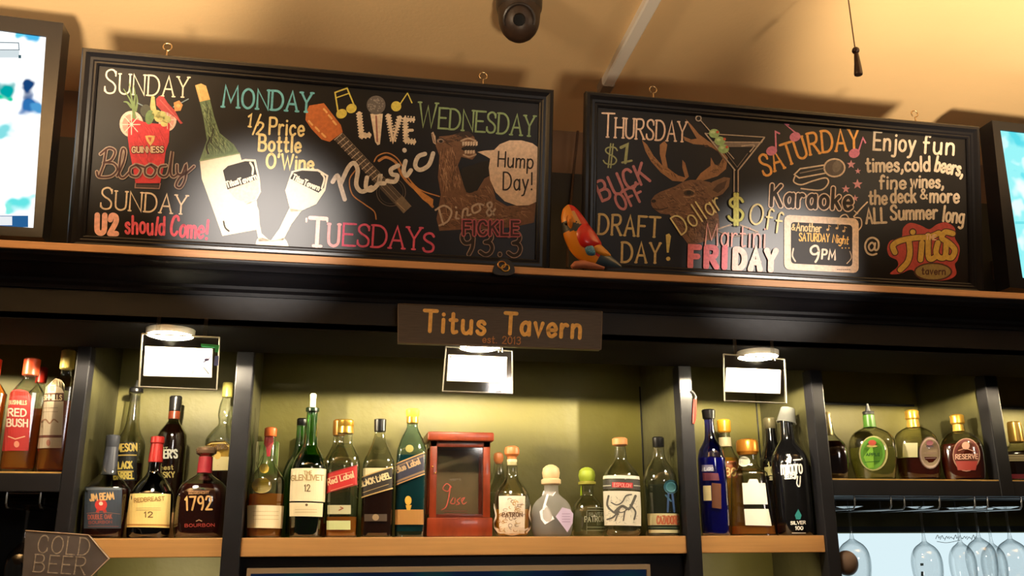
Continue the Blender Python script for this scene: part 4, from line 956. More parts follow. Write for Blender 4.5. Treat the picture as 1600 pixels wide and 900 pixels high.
tt = [[(578, 700), (570, 672), (600, 652), (660, 640), (720, 636), (760, 620)], [(636, 650), (640, 700), (630, 740), (600, 772)], [(690, 660), (684, 730)], [(716, 630), (716, 710), (726, 728), (744, 720)], [(756, 660), (748, 700), (764, 722), (786, 716), (790, 664)], [(818, 622), (786, 616), (772, 640), (800, 660), (826, 690), (812, 722), (786, 716)]]
for q in tt: d.line(q, 30, DK, 2, smooth=len(q) > 2)
for q in tt: d.line(q, 22, YG, 3, smooth=len(q) > 2)
d.ell(652, 616, 16, 16, DK, 2); d.ell(652, 616, 11, 11, YG, 3)
d.text('THE', [(706, 646), (748, 648)], 20, 4.4, (214, 180, 150), 4, gap=2.6)
d.ell(736, 780, 80, 38, DK, 2); d.ell(736, 780, 73, 32, (136, 120, 70), 3); d.text('tavern', [(690, 790), (786, 792)], 28, 5, DK, 4, gap=2.4)
fin(d, 'logo_drawing', 'red and yellow tavern logo drawing', putB, tB)
# ---------------------------------------------------------------- bottles
CLEAR = glass('clear_glass', (.90, .92, .86), (.36, .38, .28))
SMOKY = glass('smoky_glass', (.80, .80, .70), (.30, .30, .22))
GREENG = glass('green_glass', (.24, .62, .13), (.05, .18, .03))
DGREEN = glass('dark_green_glass', (.035, .06, .02), (.01, .02, .01))
BLUEG = glass('blue_glass', (.16, .18, .75), (.04, .05, .40))
TEALG = glass('teal_glass', (.66, .82, .80), (.16, .30, .30))
BLACKG = pbr('black_bottle', (14, 13, 14), .12, coat=.6)
AMBER = fluid('amber', (.90, .42, .05), (.70, .29, .04), .45)
GOLDL = fluid('gold_spirit', (.95, .62, .10), (.92, .50, .04), .45)
REDL = fluid('red_whisky', (.36, .05, .012), (.16, .022, .010), .4)
DARKL = fluid('dark_whisky', (.16, .05, .015), (.045, .014, .008), .35)
REDDL = fluid('dark_red_whisky', (.22, .03, .012), (.07, .012, .008), .4)
PALEL = fluid('pale_spirit', (.88, .90, .76), (.5, .5, .36), .85)
TEALL = fluid('teal_tinted', (.22, .42, .46), (.03, .16, .20), .5)
CREAM = (236, 218, 172); LBL = (242, 226, 186)
def cap_m(name, c, r=.35, metal=0): return pbr(name, c, r, metal)
GOLDM = cap_m('gold_cap', (220, 170, 70), .28, .7); BLKCAP = cap_m('black_cap', (20, 19, 20), .3)
GRP = {1: 'bottles on the left upper shelf', 2: 'bottles on the lower shelf', 3: 'bottles on the right upper shelf'}
def interp(tab, y):
    if y <= tab[0][0]: return tab[0][1]
    for (a, va), (b, vb) in zip(tab, tab[1:]):
        if y <= b: return va+(vb-va)*(y-a)/(b-a)
    return tab[-1][1]
class Bottle:
    def __init__(s, label, bx, Y, zb, prof, gmat, ex=2.0, dr=1.0, group=2, turn=0, smooth=True, cat='bottle', name='bottle', inner=None):
        base = P(bx, 838 if zb < .1 else 745, Y); s.base = Vector((base.x, Y, Z(zb)+.0006))
        v = s.base-CAM; v.z = 0; s.n = v.normalized(); s.ex = Vector((s.n.y, -s.n.x, 0))
        s.t = thing(name, label, cat, s.base, math.atan2(s.ex.y, s.ex.x), GRP[group] if isinstance(group, int) else group)
        pr_ = crom([tuple(map(float, p)) for p in prof], False, 4) if smooth else prof
        pts = []
        for py, hw in pr_:
            z = s.zof(py); pts.append((z, max(.0008, hw*s.scale(z))))
        lastr = pts[-1][1]; pts = [q for q in pts if q[0] > .0016]; pts.append((.0010, lastr))
        pts = [p for i, p in enumerate(pts) if i == 0 or p[0] < pts[i-1][0]-1e-5]
        pts.append((0, pts[-1][1]*.93))
        s.prof = list(reversed(pts)); s.e = ex; s.dr = dr
        if gmat is not None:
            MB().lathe(s.prof, gmat, 44 if ex != 2 else 36, s.exf(), s.drf(), cap1=False).build('glass', s.t)
    def exf(s): return s.e
    def drf(s): return s.dr
    def axis_px(s, z): return pr(s.base+Vector((0, 0, z)))
    def scale(s, z): return ((s.base+Vector((0, 0, z))-CAM).dot(FW))/F
    def zof(s, py):
        lo, hi = -.2, .8
        for _ in range(40):
            m = (lo+hi)/2
            if s.axis_px(m)[1] > py: lo = m
            else: hi = m
        return lo
    def loc(s, px, py):
        d = ray(px, py); k = (s.base-CAM).dot(s.n)/d.dot(s.n); q = CAM+d*k-s.base
        return q.dot(s.ex), q.z
    def R(s, z): return interp(s.prof, z)
    def front(s, x, z, off):
        r = max(s.R(z), .004); e = s.e(z) if callable(s.e) else s.e; d = s.dr(z) if callable(s.dr) else s.dr
        u = min(.985, abs(x)/r)
        x = max(-.985*r, min(.985*r, x))
        y = -r*d*(1-u**e)**(1/e)
        nx = 0 if r == 0 else x/r
        return Vector((x+nx*off, y-off*(1-.3*u), z))
    def mp(s, px, py, L=0):
        x, z = s.loc(px, py); return s.front(x, z, .0009+.00035*L)
    def mp0(s, px, py): x, z = s.loc(px, py); return x, z
    def draw(s): return Draw(s.mp, step=3, mat=ink)
    def fin(s, d, name='label', label=None):
        o = d.mb.build(name, s.t, smooth=False)
        if label: o['label'] = label
        return s
    def liquid(s, mat, level, k=.93, name='liquid'):
        zl = s.zof(level); pts = [(max(z, .004), r*k) for z, r in s.prof if z < zl and z > .001]+[(zl, s.R(zl)*k)]
        pts = [p for i, p in enumerate(pts) if i == 0 or p[0] > pts[i-1][0]+1e-5]
        MB().lathe(pts, mat, 40 if s.e != 2 else 32, s.e, s.dr).build(name, s.t); return s
    def cap(s, name, mat, prof, label=None, smooth=False, ex=2.0):
        pp = crom(prof, False, 4) if smooth else prof
        pts = [(s.zof(py), max(.0005, hw*s.scale(s.zof(py)))) for py, hw in pp]
        o = MB().lathe(list(reversed(pts)), mat, 26, ex, 1.0).build(name, s.t)
        if label: o['label'] = label
        return s
    def patch(s, x0, x1, y0, y1, col, L=0, arch=0, name='label', label=None, txt=None):
        """paper label between pixel columns x0..x1 and rows y0..y1 with slanted axis; txt(d) adds printing."""
        d = s.draw(); a0 = s.axis_px(s.zof(y0))[0]-s.axis_px(s.zof(y1))[0]
        d.quad((x0+a0*.5, y0), (x1+a0*.5, y0), (x1-a0*.5, y1), (x0-a0*.5, y1), col, L, 14, 6)
        if txt: txt(d)
        return s.fin(d, name, label)
def lines(d, x0, x1, ys, col, w=1.0, L=2):
    for y in ys: d.line([(x0, y), (x1, y)], w, col, L)

SHZ, S2Z, STZ = SH, S2, SH+STEP
UP1 = S2
# ---- left upper shelf
ARCH = lambda x0, x1, y0, y1, r: [(x0, y1), (x0, y0+r), (x0+r*.3, y0+r*.3), ((x0+x1)/2, y0), (x1-r*.3, y0+r*.3), (x1, y0+r), (x1, y1)]
def archl(b, x0, x1, y0, y1, col, L=0, sx=0):
    d = b.draw(); n = 10
    for i in range(n):
        u0, u1 = i/n, (i+1)/n
        f = lambda u: y0+(1-sqrt(max(0, 1-(2*u-1)**2)))*min(14, (x1-x0)*.28)
        xa, xb = x0+(x1-x0)*u0, x0+(x1-x0)*u1
        d.quad((xa+sx, f(u0)), (xb+sx, f(u1)), (xb-sx, y1), (xa-sx, y1), col, L, 1, 8)
    return d
pf_b = lambda t, n1, n2, s1, hwn, hw, b: [(t, hwn), (n1, hwn), (n2, hwn+1), ((n2+s1)/2, hwn+(hw-hwn)*.55), (s1, hw-1), (s1+8, hw), (b-10, hw), (b, hw*.97)]
b = Bottle('clear square whiskey bottle with red arched label and orange cap on the left upper shelf', 25, .085, UP1, pf_b(572, 588, 594, 616, 9, 24, 731), CLEAR, 4.5, .8, 1)
b.liquid(AMBER, 650).cap('cap', cap_m('orange_red_cap', (206, 78, 44)), [(560, 9), (562, 12), (586, 12), (587, 11)])
d = archl(b, 6, 46, 611, 706, (190, 44, 40), 0, 2); d.text('BUSHMILLS', [(15, 634), (41, 635)], 6, 1, (236, 190, 150), 2); d.text('RED', [(14, 652), (40, 653)], 11, 2.2, (244, 214, 190), 2); d.text('BUSH', [(12, 668), (42, 669)], 11, 2.2, (244, 214, 190), 2)
d.line([(14, 684), (24, 688), (38, 684)], 1.6, (236, 190, 150), 2); d.ell(26, 696, 4, 5, (230, 150, 120), 2); b.fin(d, 'label', 'red arched label')
b = Bottle('amber whiskey bottle cut by the left edge on the left upper shelf', -38, .085, UP1, pf_b(572, 588, 594, 616, 9, 26, 731), CLEAR, 4.5, .8, 1)
b.liquid(AMBER, 590).cap('cap', cap_m('orange_red_cap', (206, 78, 44)), [(560, 9), (562, 12), (586, 12), (587, 11)])
b = Bottle('whiskey bottle with red cap hidden behind the red labelled bottle', 43, .24, UP1, pf_b(590, 600, 604, 620, 6, 19, 726), CLEAR, 4.5, .8, 1)
b.liquid(AMBER, 640).cap('cap', cap_m('red_cap', (186, 44, 34)), [(574, 6), (576, 8), (598, 8), (599, 7)])
b = Bottle('clear square whiskey bottle with cream arched label and pale cap beside the post', 82, .07, UP1, pf_b(570, 582, 588, 608, 8, 25.5, 732), CLEAR, 4.5, .8, 1)
b.liquid(AMBER, 628).cap('cap', cap_m('cream_cap', (232, 208, 120)), [(547, 8), (549, 10.5), (576, 10.5), (577, 9)])
d = archl(b, 57, 98, 592, 702, (196, 176, 150), 0, 2.5); d.rect(57, 99, 617, 630, (84, 50, 36), 1); d.text('BUSHMILLS', [(60, 627), (96, 628)], 7.5, 1.5, (220, 196, 160), 2)
d.line([(64, 662), (72, 658), (78, 664), (84, 658), (90, 662)], 2.2, (150, 110, 84), 2, smooth=True); d.rect(56, 96, 682, 686, (110, 60, 44), 1); d.ell(76, 694, 3, 5, (170, 110, 90), 2); lines(d, 64, 90, (640, 646), (150, 130, 110), .8)
b.fin(d, 'label', 'cream arched label with brown band')
# ---- whiskey compartment, back row on the step
b = Bottle('green whiskey bottle with black label and steel pourer behind the blue labelled bottle', 188, .215, STZ, [(608, 7), (620, 7.5), (650, 9), (664, 10.5), (676, 14), (688, 20), (698, 22), (720, 22), (790, 22), (797, 21)], SMOKY, group=2)
b.liquid(DARKL, 724); b.cap('collar', BLKCAP, [(606, 9), (608, 10.5), (613, 10.5), (614, 7)]); b.cap('pourer', STEEL, [(594, 1.2), (600, 2.2), (607, 4)])
d = b.draw(); d.rect(172, 213, 693, 752, (16, 16, 14), 0); d.text('JAMESON', [(172, 708), (213, 706)], 11, 2.2, (214, 184, 92), 2, gap=2); d.rect(176, 213, 712, 714, (190, 160, 80), 1)
d.text('BLACK', [(180, 734), (206, 733)], 10, 2.3, (222, 196, 96), 2); d.rect(176, 208, 737, 739, (200, 170, 80), 1); d.text('BARREL', [(179, 750), (208, 749)], 9.5, 2.2, (222, 196, 96), 2); b.fin(d, 'label', 'black label with gold lettering')
d = b.draw(); d.ell(194, 652, 4, 5, (214, 190, 110), 0); d.rect(191, 196, 622, 650, (190, 180, 110), 0, 3, 4); b.fin(d, 'neck_label')
b = Bottle('dark whiskey bottle with red brown neck band and white lettering, middle of the back row', 254, .215, STZ, [(625, 7.5), (642, 7.5), (656, 8), (664, 12), (674, 19), (684, 22), (720, 22.5), (790, 22), (797, 21)], SMOKY, group=2)
b.liquid(DARKL, 664); b.cap('cap', BLKCAP, [(619, 8), (621, 9.5), (642, 9), (643, 8)]); b.cap('neck_band', cap_m('brown_red_band', (120, 52, 28)), [(643, 8.6), (655, 9)])
d = b.draw(); d.text("KESSER'S", [(232, 718), (276, 717)], 12, 2.6, (222, 216, 200), 2, gap=2); d.text('FINEST', [(240, 707), (262, 706)], 5, 1.1, (190, 180, 140), 2); d.text('finest', [(244, 736), (270, 735)], 7, 1.3, (186, 160, 90), 2); d.text('WHISKY', [(238, 748), (272, 747)], 8, 1.7, (196, 172, 96), 2); b.fin(d, 'lettering', 'white and gold bottle lettering')
b = Bottle('clear long necked whiskey bottle with round gold label beside the post', 337, .215, STZ, [(612, 6), (622, 7), (634, 10), (648, 11.5), (658, 9.5), (664, 10), (672, 17), (684, 25), (694, 27), (740, 27), (790, 26), (797, 25)], CLEAR, group=2)
b.liquid(DARKL, 738); b.cap('cap', cap_m('gold_green_cap', (186, 176, 96), .3, .4), [(598, 7), (600, 8), (620, 8), (621, 7)])
d = b.draw(); d.poly([(320, 697), (330, 692), (352, 692), (358, 698), (356, 716), (340, 730), (326, 718)], (196, 152, 54), 0); d.line([(322, 699), (331, 695), (351, 695), (356, 700)], 1.5, (232, 206, 120), 2); d.text('POWERS', [(324, 705), (355, 704)], 7, 1.5, (92, 60, 20), 2)
d.rect(322, 357, 716, 737, (226, 208, 150), -1); d.ell(340, 714, 5, 6, (226, 186, 86), 2); b.fin(d, 'label', 'gold crest label')
# ---- whiskey compartment, front row
b = Bottle('square bourbon bottle with grey cap and dark blue label', 159, .075, SHZ, [(697, 8.5), (712, 9), (728, 10), (742, 14), (752, 23.5), (762, 32), (772, 33), (800, 33), (828, 32), (838, 31)], CLEAR, 3.6, .9)
b.liquid(REDDL, 764); b.cap('cap', cap_m('grey_cap', (88, 90, 98), .3, .4), [(680, 9), (682, 10.5), (698, 10), (699, 9.5)]); b.cap('neck_sleeve', cap_m('grey_sleeve', (70, 72, 82), .35), [(699, 9.6), (742, 12)])
d = b.draw(); d.quad((134, 762), (190, 764), (188, 826), (132, 826), (52, 62, 76), 0, 12, 5)
d.rect(136, 188, 764, 767, (92, 100, 110), 1)
d.text('JIM BEAM', [(142, 784), (177, 781)], 10, 2, (206, 166, 110), 2, gap=1.6); d.ell(158, 790, 9, 9, (196, 50, 44), 2); d.ell(158, 788, 3, 3, (240, 200, 180), 3); d.poly([(152, 796), (156, 797), (155, 803), (150, 802)], (170, 44, 40), 2); d.poly([(160, 797), (165, 796), (167, 802), (162, 803)], (170, 44, 40), 2)
d.text('DOUBLE OAK', [(139, 812), (174, 811)], 6.5, 1.4, (150, 84, 70), 2); d.text('BOURBON', [(140, 819), (174, 818)], 4, 1, (130, 70, 62), 2); d.line([(137, 803), (160, 801), (186, 804)], 1, (120, 90, 80), 2); lines(d, 139, 184, (823,), (120, 80, 76), 1)
b.fin(d, 'label', 'dark blue label with red seal')
b = Bottle('dark green whiskey bottle with red wax top and big cream label', 231, .07, SHZ, [(715, 9.5), (736, 10.5), (744, 14), (754, 22), (766, 29), (776, 31.8), (800, 32.5), (830, 32), (838, 31)], DGREEN)
b.cap('wax_top', cap_m('red_wax', (172, 38, 34), .35), [(682, 8), (683, 10), (692, 10.5), (694, 9), (700, 9.5), (722, 11), (723, 10)], 'red wax top')
d = b.draw(); d.quad((199.5, 772), (266, 773), (264, 825), (199, 824), (246, 218, 140), 0, 16, 4); d.quad((199.5, 819), (264, 820), (264, 822.4), (199.5, 821.4), (196, 140, 70), 1, 16, 1)
d.text('REDBREAST', [(211, 786), (256, 783)], 6, 1.2, (170, 130, 70), 2); lines(d, 214, 250, (795, 798), (206, 180, 120), .9); d.text('12', [(226, 809), (238, 809)], 8, 1.5, (120, 90, 50), 2); b.fin(d, 'label', 'cream label')
b = Bottle('squat dark bourbon bottle with red neck band and gold numerals', 311, .075, SHZ, [(712, 8), (738, 10), (746, 17), (754, 29), (764, 36), (776, 39), (800, 40), (828, 39), (838, 37)], CLEAR, 3.0, .8)
b.liquid(REDDL, 757); b.cap('stopper', cap_m('stopper_metal', (160, 128, 100), .25, .7), [(698, 8), (700, 14), (704, 16), (709, 15), (713, 9), (716, 9)], smooth=False); b.cap('neck_band', cap_m('crimson_band', (150, 28, 40), .5), [(714, 10.5), (739, 11.5)], 'crimson neck band')
d = b.draw(); d.text('1792', [(291, 798), (330, 797)], 20, 2.8, (214, 164, 100), 2, gap=2.2); d.text('RIDGEMONT', [(296, 774), (326, 773)], 3.6, .8, (176, 130, 80), 2); lines(d, 294, 326, (769,), (150, 100, 60), .8); d.line([(307, 815), (311, 813), (315, 815)], 1.4, (190, 150, 110), 2); d.text('BOURBON', [(290, 824), (334, 823)], 4.5, .9, (170, 60, 50), 2); b.fin(d, 'lettering', 'gold bottle lettering')
# ---- middle compartment
bx0 = P(412, 800, .135); t = thing('carton', 'cream carton with fine dark branch lines behind the amber bottle', 'box', (bx0.x, .135, Z(SHZ)+.0006))
xa, xb, zt = P(400, 700, .135).x-bx0.x, P(435, 700, .135).x-bx0.x, P(410, 690, .135).z-Z(SHZ)
MB().bbox(xa, xb, 0, .03, 0, zt, pbr('cream_carton', (226, 216, 170), .7), .002).build('box', t)
d = Draw(lambda x, y, L: P(x, y, .1345-.0003*L)-Vector((bx0.x, .135, Z(SHZ)+.0006)), mat=ink)
for q in ([(406, 757), (403, 730), (406, 696)], [(404, 740), (401, 722)], [(403, 728), (410, 712)], [(430, 740), (426, 715), (431, 698)], [(426, 722), (421, 706)]): d.line(q, .9, (120, 110, 74), 1)
d.build('branch_print', t)
b = Bottle('clear round bourbon bottle with red wax strip and cream label at the left end', 412, .07, SHZ, [(680, 8), (700, 9), (716, 10), (728, 13), (738, 20), (748, 26), (760, 27.5), (790, 27.5), (828, 27), (840, 26)], CLEAR)
b.liquid(AMBER, 772); b.cap('cap', cap_m('orange_wax', (222, 110, 52), .35), [(668, 7), (670, 9.5), (681, 9.5), (682, 9)])
d = b.draw(); d.poly([(412, 680), (426, 680), (427, 692), (423, 702), (422, 714), (417, 714), (416, 700), (412, 694)], (186, 34, 50), 0); b.fin(d, 'wax_strip', 'red wax strip')
d = b.draw(); d.ell(409, 760, 15, 12, (150, 124, 34), 0); d.ell(413, 733, 7, 8, (176, 146, 50), 0); b.fin(d, 'emblem', 'gold emblem on the glass')
d = b.draw(); d.quad((387, 790), (443, 791), (441, 826), (387, 825), LBL, 0, 16, 3); lines(d, 396, 434, (800, 806, 812), (214, 190, 140), .8); b.fin(d, 'label', 'cream label')
b = Bottle('plain green bottle behind the tall green one', 462, .175, SHZ, [(662, 8), (690, 9), (706, 12), (722, 20), (738, 25), (760, 26), (830, 26), (838, 25)], GREENG)
b.cap('cap', BLKCAP, [(654, 7), (656, 8.5), (664, 8.5), (665, 8)])
b = Bottle('tall green bottle with glass stopper and two cream labels', 477.5, .065, SHZ, [(640, 9.5), (644, 9.5), (646, 8.5), (670, 9.5), (690, 11), (700, 13), (712, 20), (724, 25.5), (736, 27.2), (780, 27.2), (830, 25.5), (840, 24.5)], GREENG)
b.liquid(fluid('green_dark', (.03, .05, .012), (.012, .02, .006), .3), 712)
b.cap('collar', cap_m('dark_green_collar', (22, 40, 20), .2), [(637, 9), (638, 10.5), (643, 10.5), (644, 9)]); b.cap('stopper', pbr('pale_stopper', (224, 222, 190), .2), [(615, 3.5), (617, 5), (624, 4.5), (638, 4.5)], 'pale glass stopper')
d = b.draw(); d.quad((451.5, 733), (509, 734), (507, 785), (451, 783.5), LBL, 0, 16, 5); d.text('THE', [(475, 744), (487, 744)], 6, 1, (176, 146, 96), 2); d.text('GLENLIVET', [(456, 752), (504, 752)], 8, 1.5, (176, 146, 96), 2, serif=.4, gap=1.6); d.text('12', [(476, 769), (484, 769)], 10, 1.4, (120, 96, 60), 2, serif=.4); b.fin(d, 'label', 'cream label with age number')
d = b.draw(); d.quad((453, 786), (504, 787), (503, 808), (453, 807), LBL, 0, 16, 3); d.ell(479, 790, 2, 2, (110, 90, 60), 2); lines(d, 462, 494, (797, 801), (206, 180, 130), .8); b.fin(d, 'lower_label', 'smaller cream label')
def walker(label, bx, prof, capargs, q, col, edge, txt, liq=None, gl=CLEAR, extra=None):
    b = Bottle(label, bx, .075, SHZ, prof, gl, 4.0, .92)
    if liq: b.liquid(*liq)
    for a in capargs: b.cap(*a)
    d = b.draw(); d.quad(*q, col, 0, 16, 4)
    for i, j in ((0, 1), (3, 2)): d.line([q[i], q[j]], 1.8, edge, 1)
    txt(d); b.fin(d, 'label', 'slanting label')
    if extra: d = b.draw(); extra(d); b.fin(d, 'lower_label')
    return b
walker('square whisky bottle with gold cap and slanting red label', 532.5, [(676, 11), (692, 12), (700, 15), (710, 20.5), (720, 24), (740, 24.8), (830, 24.4), (840, 24)],
       [('cap', GOLDM, [(656, 10), (658, 12.5), (666, 12.5), (667, 11.8), (677, 12.8), (678, 11)])], ((509, 743), (557, 729), (557, 758), (508, 772)), (190, 38, 36), (150, 26, 26),
       lambda d: d.text('Red Label', [(514, 759), (552, 747)], 9, 1.8, (236, 190, 150), 2, gap=1.6, slant=.1).line([(516, 748), (548, 739)], 1, (220, 150, 120), 2).line([(518, 768), (550, 758)], 1, (220, 150, 120), 2), (AMBER, 808), CLEAR,
       lambda d: d.rect(511, 547, 814, 828, (196, 206, 150), 0).rect(512, 548, 790, 804, (190, 186, 150), -2).line([(530, 798), (536, 795), (532, 793)], 1.5, (150, 60, 40), 1))
b = Bottle('gold capped bottle half hidden behind the red labelled whisky', 522, .175, SHZ, [(676, 8), (694, 9), (706, 14), (718, 20), (730, 22), (830, 22), (838, 21)], SMOKY, 4.0, .9)
b.liquid(AMBER, 818); b.cap('cap', cap_m('brown_gold_cap', (150, 100, 40), .3, .5), [(656, 8), (658, 9.5), (680, 9.5), (682, 8)])
walker('square whisky bottle with black cap and slanting black label', 588, [(672, 7.5), (680, 8), (692, 11), (706, 17), (718, 22.5), (728, 24.6), (745, 24.9), (830, 24.6), (840, 24)],
       [('cap', BLKCAP, [(655, 8), (656, 9.5), (674, 9), (675, 8)])], ((563, 748), (612, 731), (612, 764), (563, 779)), (42, 34, 28), (196, 160, 100),
       lambda d: d.text('BLACK LABEL', [(565, 762), (610, 748)], 8.5, 1.9, (216, 196, 150), 2, gap=1.6).line([(568, 755), (604, 743)], .9, (170, 146, 100), 2).line([(568, 771), (606, 758)], .9, (170, 146, 100), 2), (DARKL, 742), CLEAR,
       lambda d: d.rect(570, 604, 804, 815, (70, 56, 44), 0).ell(587, 809, 5, 5, (150, 130, 100), 1).rect(568, 606, 733, 746, (220, 204, 160), -2))
walker('square blue green whisky bottle with yellow stopper and slanting blue label', 640, [(650, 7.5), (664, 8), (672, 10), (684, 16), (698, 21), (708, 23), (730, 23.6), (830, 23.6), (840, 23)],
       [('stopper', cap_m('yellow_stopper', (226, 180, 66), .35), [(639, 9), (641, 11), (649, 10.5), (652, 8.5)]), ('neck_ring', GOLDM, [(652, 9), (661, 9), (662, 8)])], ((616, 728), (662, 709), (662, 742), (616, 760)), (44, 44, 62), (176, 136, 84),
       lambda d: d.text('Blue Label', [(622, 740), (656, 726)], 9, 1.9, (176, 146, 110), 2, gap=1.6).line([(618, 732), (661, 714)], 3, (110, 90, 76), 1).line([(618, 755), (661, 738)], 3, (130, 104, 76), 1), (TEALL, 712), TEALG,
       lambda d: d.rect(618, 661, 797, 820, (164, 118, 60), 0).ell(638, 783, 5, 7, (206, 160, 60), 1).poly([(634, 790), (643, 790), (641, 798), (636, 798)], (206, 160, 60), 1).ell(640, 703, 6, 6, (150, 140, 70), 0))
# wooden display case
Yc = .06; c0 = P(718, 838, Yc); t = thing('display_case', 'red brown wooden display case with glass front on the lower shelf', 'display case', (c0.x, Yc, Z(SHZ)+.0006))
MAH = pbr('mahogany', (124, 48, 21), .3, vary=.22, vscale=14, stretch=(3, 3, 1), coat=.3); MAHD = pbr('mahogany_dark', (84, 31, 15), .3, vary=.2, vscale=14, stretch=(3, 3, 1), coat=.3)
k = (Vector((c0.x, Yc, Z(.1)))-CAM).dot(FW)/F; hz = lambda py: P(718, py, Yc).z-Z(SHZ)
W2_ = 51.5*k; Wp = 48*k; dpt = .085
MB().bbox(-W2_, W2_, -.005, dpt+.01, 0, hz(809), MAH, .004).build('base', t)
zb_, zt_ = hz(809), hz(692)
MB().bbox(-W2_*1.03, W2_*1.03, -.012, dpt+.015, hz(690), hz(676), MAH, .005, 3).build('top', t)
MB().bbox(-Wp, Wp, .0, dpt, hz(699), hz(690), MAHD, .001).build('top_rail', t); MB().bbox(-Wp, Wp, .004, dpt, zb_, zb_+.008, MAHD, .001).build('sill', t)
for sx in (-1, 1):
    for y_ in (0, dpt-.014): MB().bbox(min(sx*Wp, sx*(Wp-.017)), max(sx*Wp, sx*(Wp-.017)), y_, y_+.014, zb_, hz(690), MAH, .0015).build('post', t)
for x_, z_ in ((-Wp+.006, hz(730)), (-Wp+.013, hz(740))):
    bm = bmesh.new(); bmesh.ops.create_uvsphere(bm, u_segments=10, v_segments=8, radius=.002); mb = MB(); mb.frombm(bm, GOLDM, Matrix.Translation((x_, -.001, z_))); mb.build('hinge_pin', t)
MB().box(-Wp+.017, Wp-.017, dpt-.006, dpt-.003, zb_, hz(692), pbr('case_back', (150, 132, 106), .6)).build('back_board', t, smooth=False)
MB().box(-Wp+.017, Wp-.017, .005, .007, zb_+.008, hz(699), glass('case_glass', (.86, .84, .78), (.6, .6, .55), .05, .5)).build('glass_pane', t, smooth=False)
d = Draw(lambda x, y, L: P(x, y, Yc+.0046-.0003*L)-Vector((c0.x, Yc, Z(SHZ))), mat=ink)
d.line([(706, 762), (698, 756), (692, 764), (700, 768), (704, 760), (698, 790), (690, 797)], 1.2, (190, 70, 56), 1, smooth=True)
for q in ([(708, 778), (704, 786), (710, 787), (711, 779)], [(719, 778), (714, 783), (718, 787), (713, 789)], [(722, 784), (726, 778), (721, 781), (724, 788), (729, 785)]): d.line(q, 1.1, (190, 70, 56), 1, smooth=True)
d.text('reserva', [(702, 752), (720, 751)], 5, .7, (84, 72, 60), 1); lines(d, 694, 730, (799, 803), (110, 40, 30), .9, 1)
d.build('script_lettering', t, 'red script lettering on the pane')
# tequila row
b = Bottle('round clear bottle with orange wooden cork close behind the ornate one', 779, .215, SHZ, [(722, 7), (740, 9), (752, 14), (766, 20), (780, 22), (820, 23), (838, 20)], CLEAR)
b.liquid(PALEL, 770); b.cap('cork', cap_m('orange_cork', (196, 116, 62), .4), [(707, 4), (709, 7), (714, 8), (720, 7.5), (725, 5)])
b = Bottle('round tequila bottle with orange wooden cork and ornate silver label', 800.5, .07, SHZ, [(722, 8.5), (736, 8.5), (746, 10), (754, 15), (764, 22), (776, 27), (796, 28.6), (818, 28.6), (832, 27), (840, 21)], CLEAR)
b.liquid(GOLDL, 796, .9); b.cap('cork', cap_m('orange_cork', (196, 116, 62), .4), [(697, 6), (699, 10.5), (704, 12), (710, 11.5), (714, 7.5), (718, 7)], smooth=False); b.cap('collar', pbr('cream_collar', (232, 214, 170), .4), [(718, 8), (727, 8), (728, 7)])
d = b.draw(); SV = (226, 210, 190); AM = (170, 120, 60)
d.quad((780, 776), (820, 776), (819, 834), (781, 834), SV, 0, 12, 6)
for i in range(46):
    x, y = random.uniform(782, 818), random.uniform(781, 830); d.ring(x, y, random.uniform(1.6, 4), random.uniform(1.4, 3), .8, random.choice((AM, (130, 90, 60), (190, 150, 90), (150, 130, 120))), 2, random.randint(0, 180), random.randint(200, 360))
d.line([(772, 788), (776, 806), (772, 820), (780, 832)], 2.4, SV, 1, smooth=True); d.line([(830, 786), (826, 804), (830, 820), (822, 832)], 2.4, SV, 1, smooth=True); d.line([(776, 826), (800, 836), (824, 826)], 2.4, SV, 1, smooth=True)
d.text('PATRON', [(786, 808), (815, 808)], 6, 1.3, (110, 76, 50), 3); b.fin(d, 'label', 'silver filigree label')
b = Bottle('squat pale tequila bottle with round cream stopper and purple tag', 862.5, .07, SHZ, [(755, 11), (770, 11.5), (776, 16), (783, 24), (792, 29.5), (806, 32), (824, 32), (834, 30), (839, 28)], fluid('glare_pale_glass', (.72, .70, .66), (.92, .88, .82), .62))  # pale body colour carries the burnt white reflection on the glass
b.liquid(fluid('violet_dark', (.10, .08, .09), (.035, .025, .03), .2), 803); b.cap('collar', pbr('cream_collar2', (228, 196, 150), .4), [(748, 13), (750, 15.5), (756, 15.5), (758, 12)])
b.cap('stopper', cap_m('cream_stopper', (232, 200, 150), .4), [(726, 3), (728, 8), (732, 12.5), (739, 14), (746, 13), (750, 11)], smooth=False)
d = b.draw(); d.poly([(848, 767), (868, 769), (864, 776), (846, 774)], (236, 228, 236), 3); d.poly([(844, 800), (854, 790), (866, 812), (852, 820), (846, 812)], (240, 234, 240), 2); d.line([(856, 774), (850, 796)], 3.5, (240, 232, 240), 2); b.fin(d, 'ribbon', 'white ribbon')
mt = pbr('mauve_tag', (204, 184, 214), .6)
d = Draw(lambda x, y, L: b.front(*b.loc(min(max(x, 842), 884), y), .0045+.0004*L)+Vector((0, -.002, 0)) if False else Vector((b.loc(x, y)[0], -b.R(b.loc(862, 812)[1])-.003-.0004*L-.0006*(b.loc(x, y)[0]/.01), b.loc(x, y)[1])), mat=ink)
d.poly([(868, 808), (878, 794), (890, 797), (895, 804), (894, 818), (886, 832)], mt, 1); lines(d, 878, 890, (804, 808, 812, 816), (150, 124, 164), .8)
d.build('tag', b.t, 'purple paper tag')
b = Bottle('squat clear tequila bottle with lime green stopper and ribbon', 919.5, .115, SHZ, [(757, 9.5), (772, 10), (778, 13), (786, 20), (796, 24), (808, 26), (826, 26), (834, 25), (839, 24)], CLEAR, 2.6, .9)
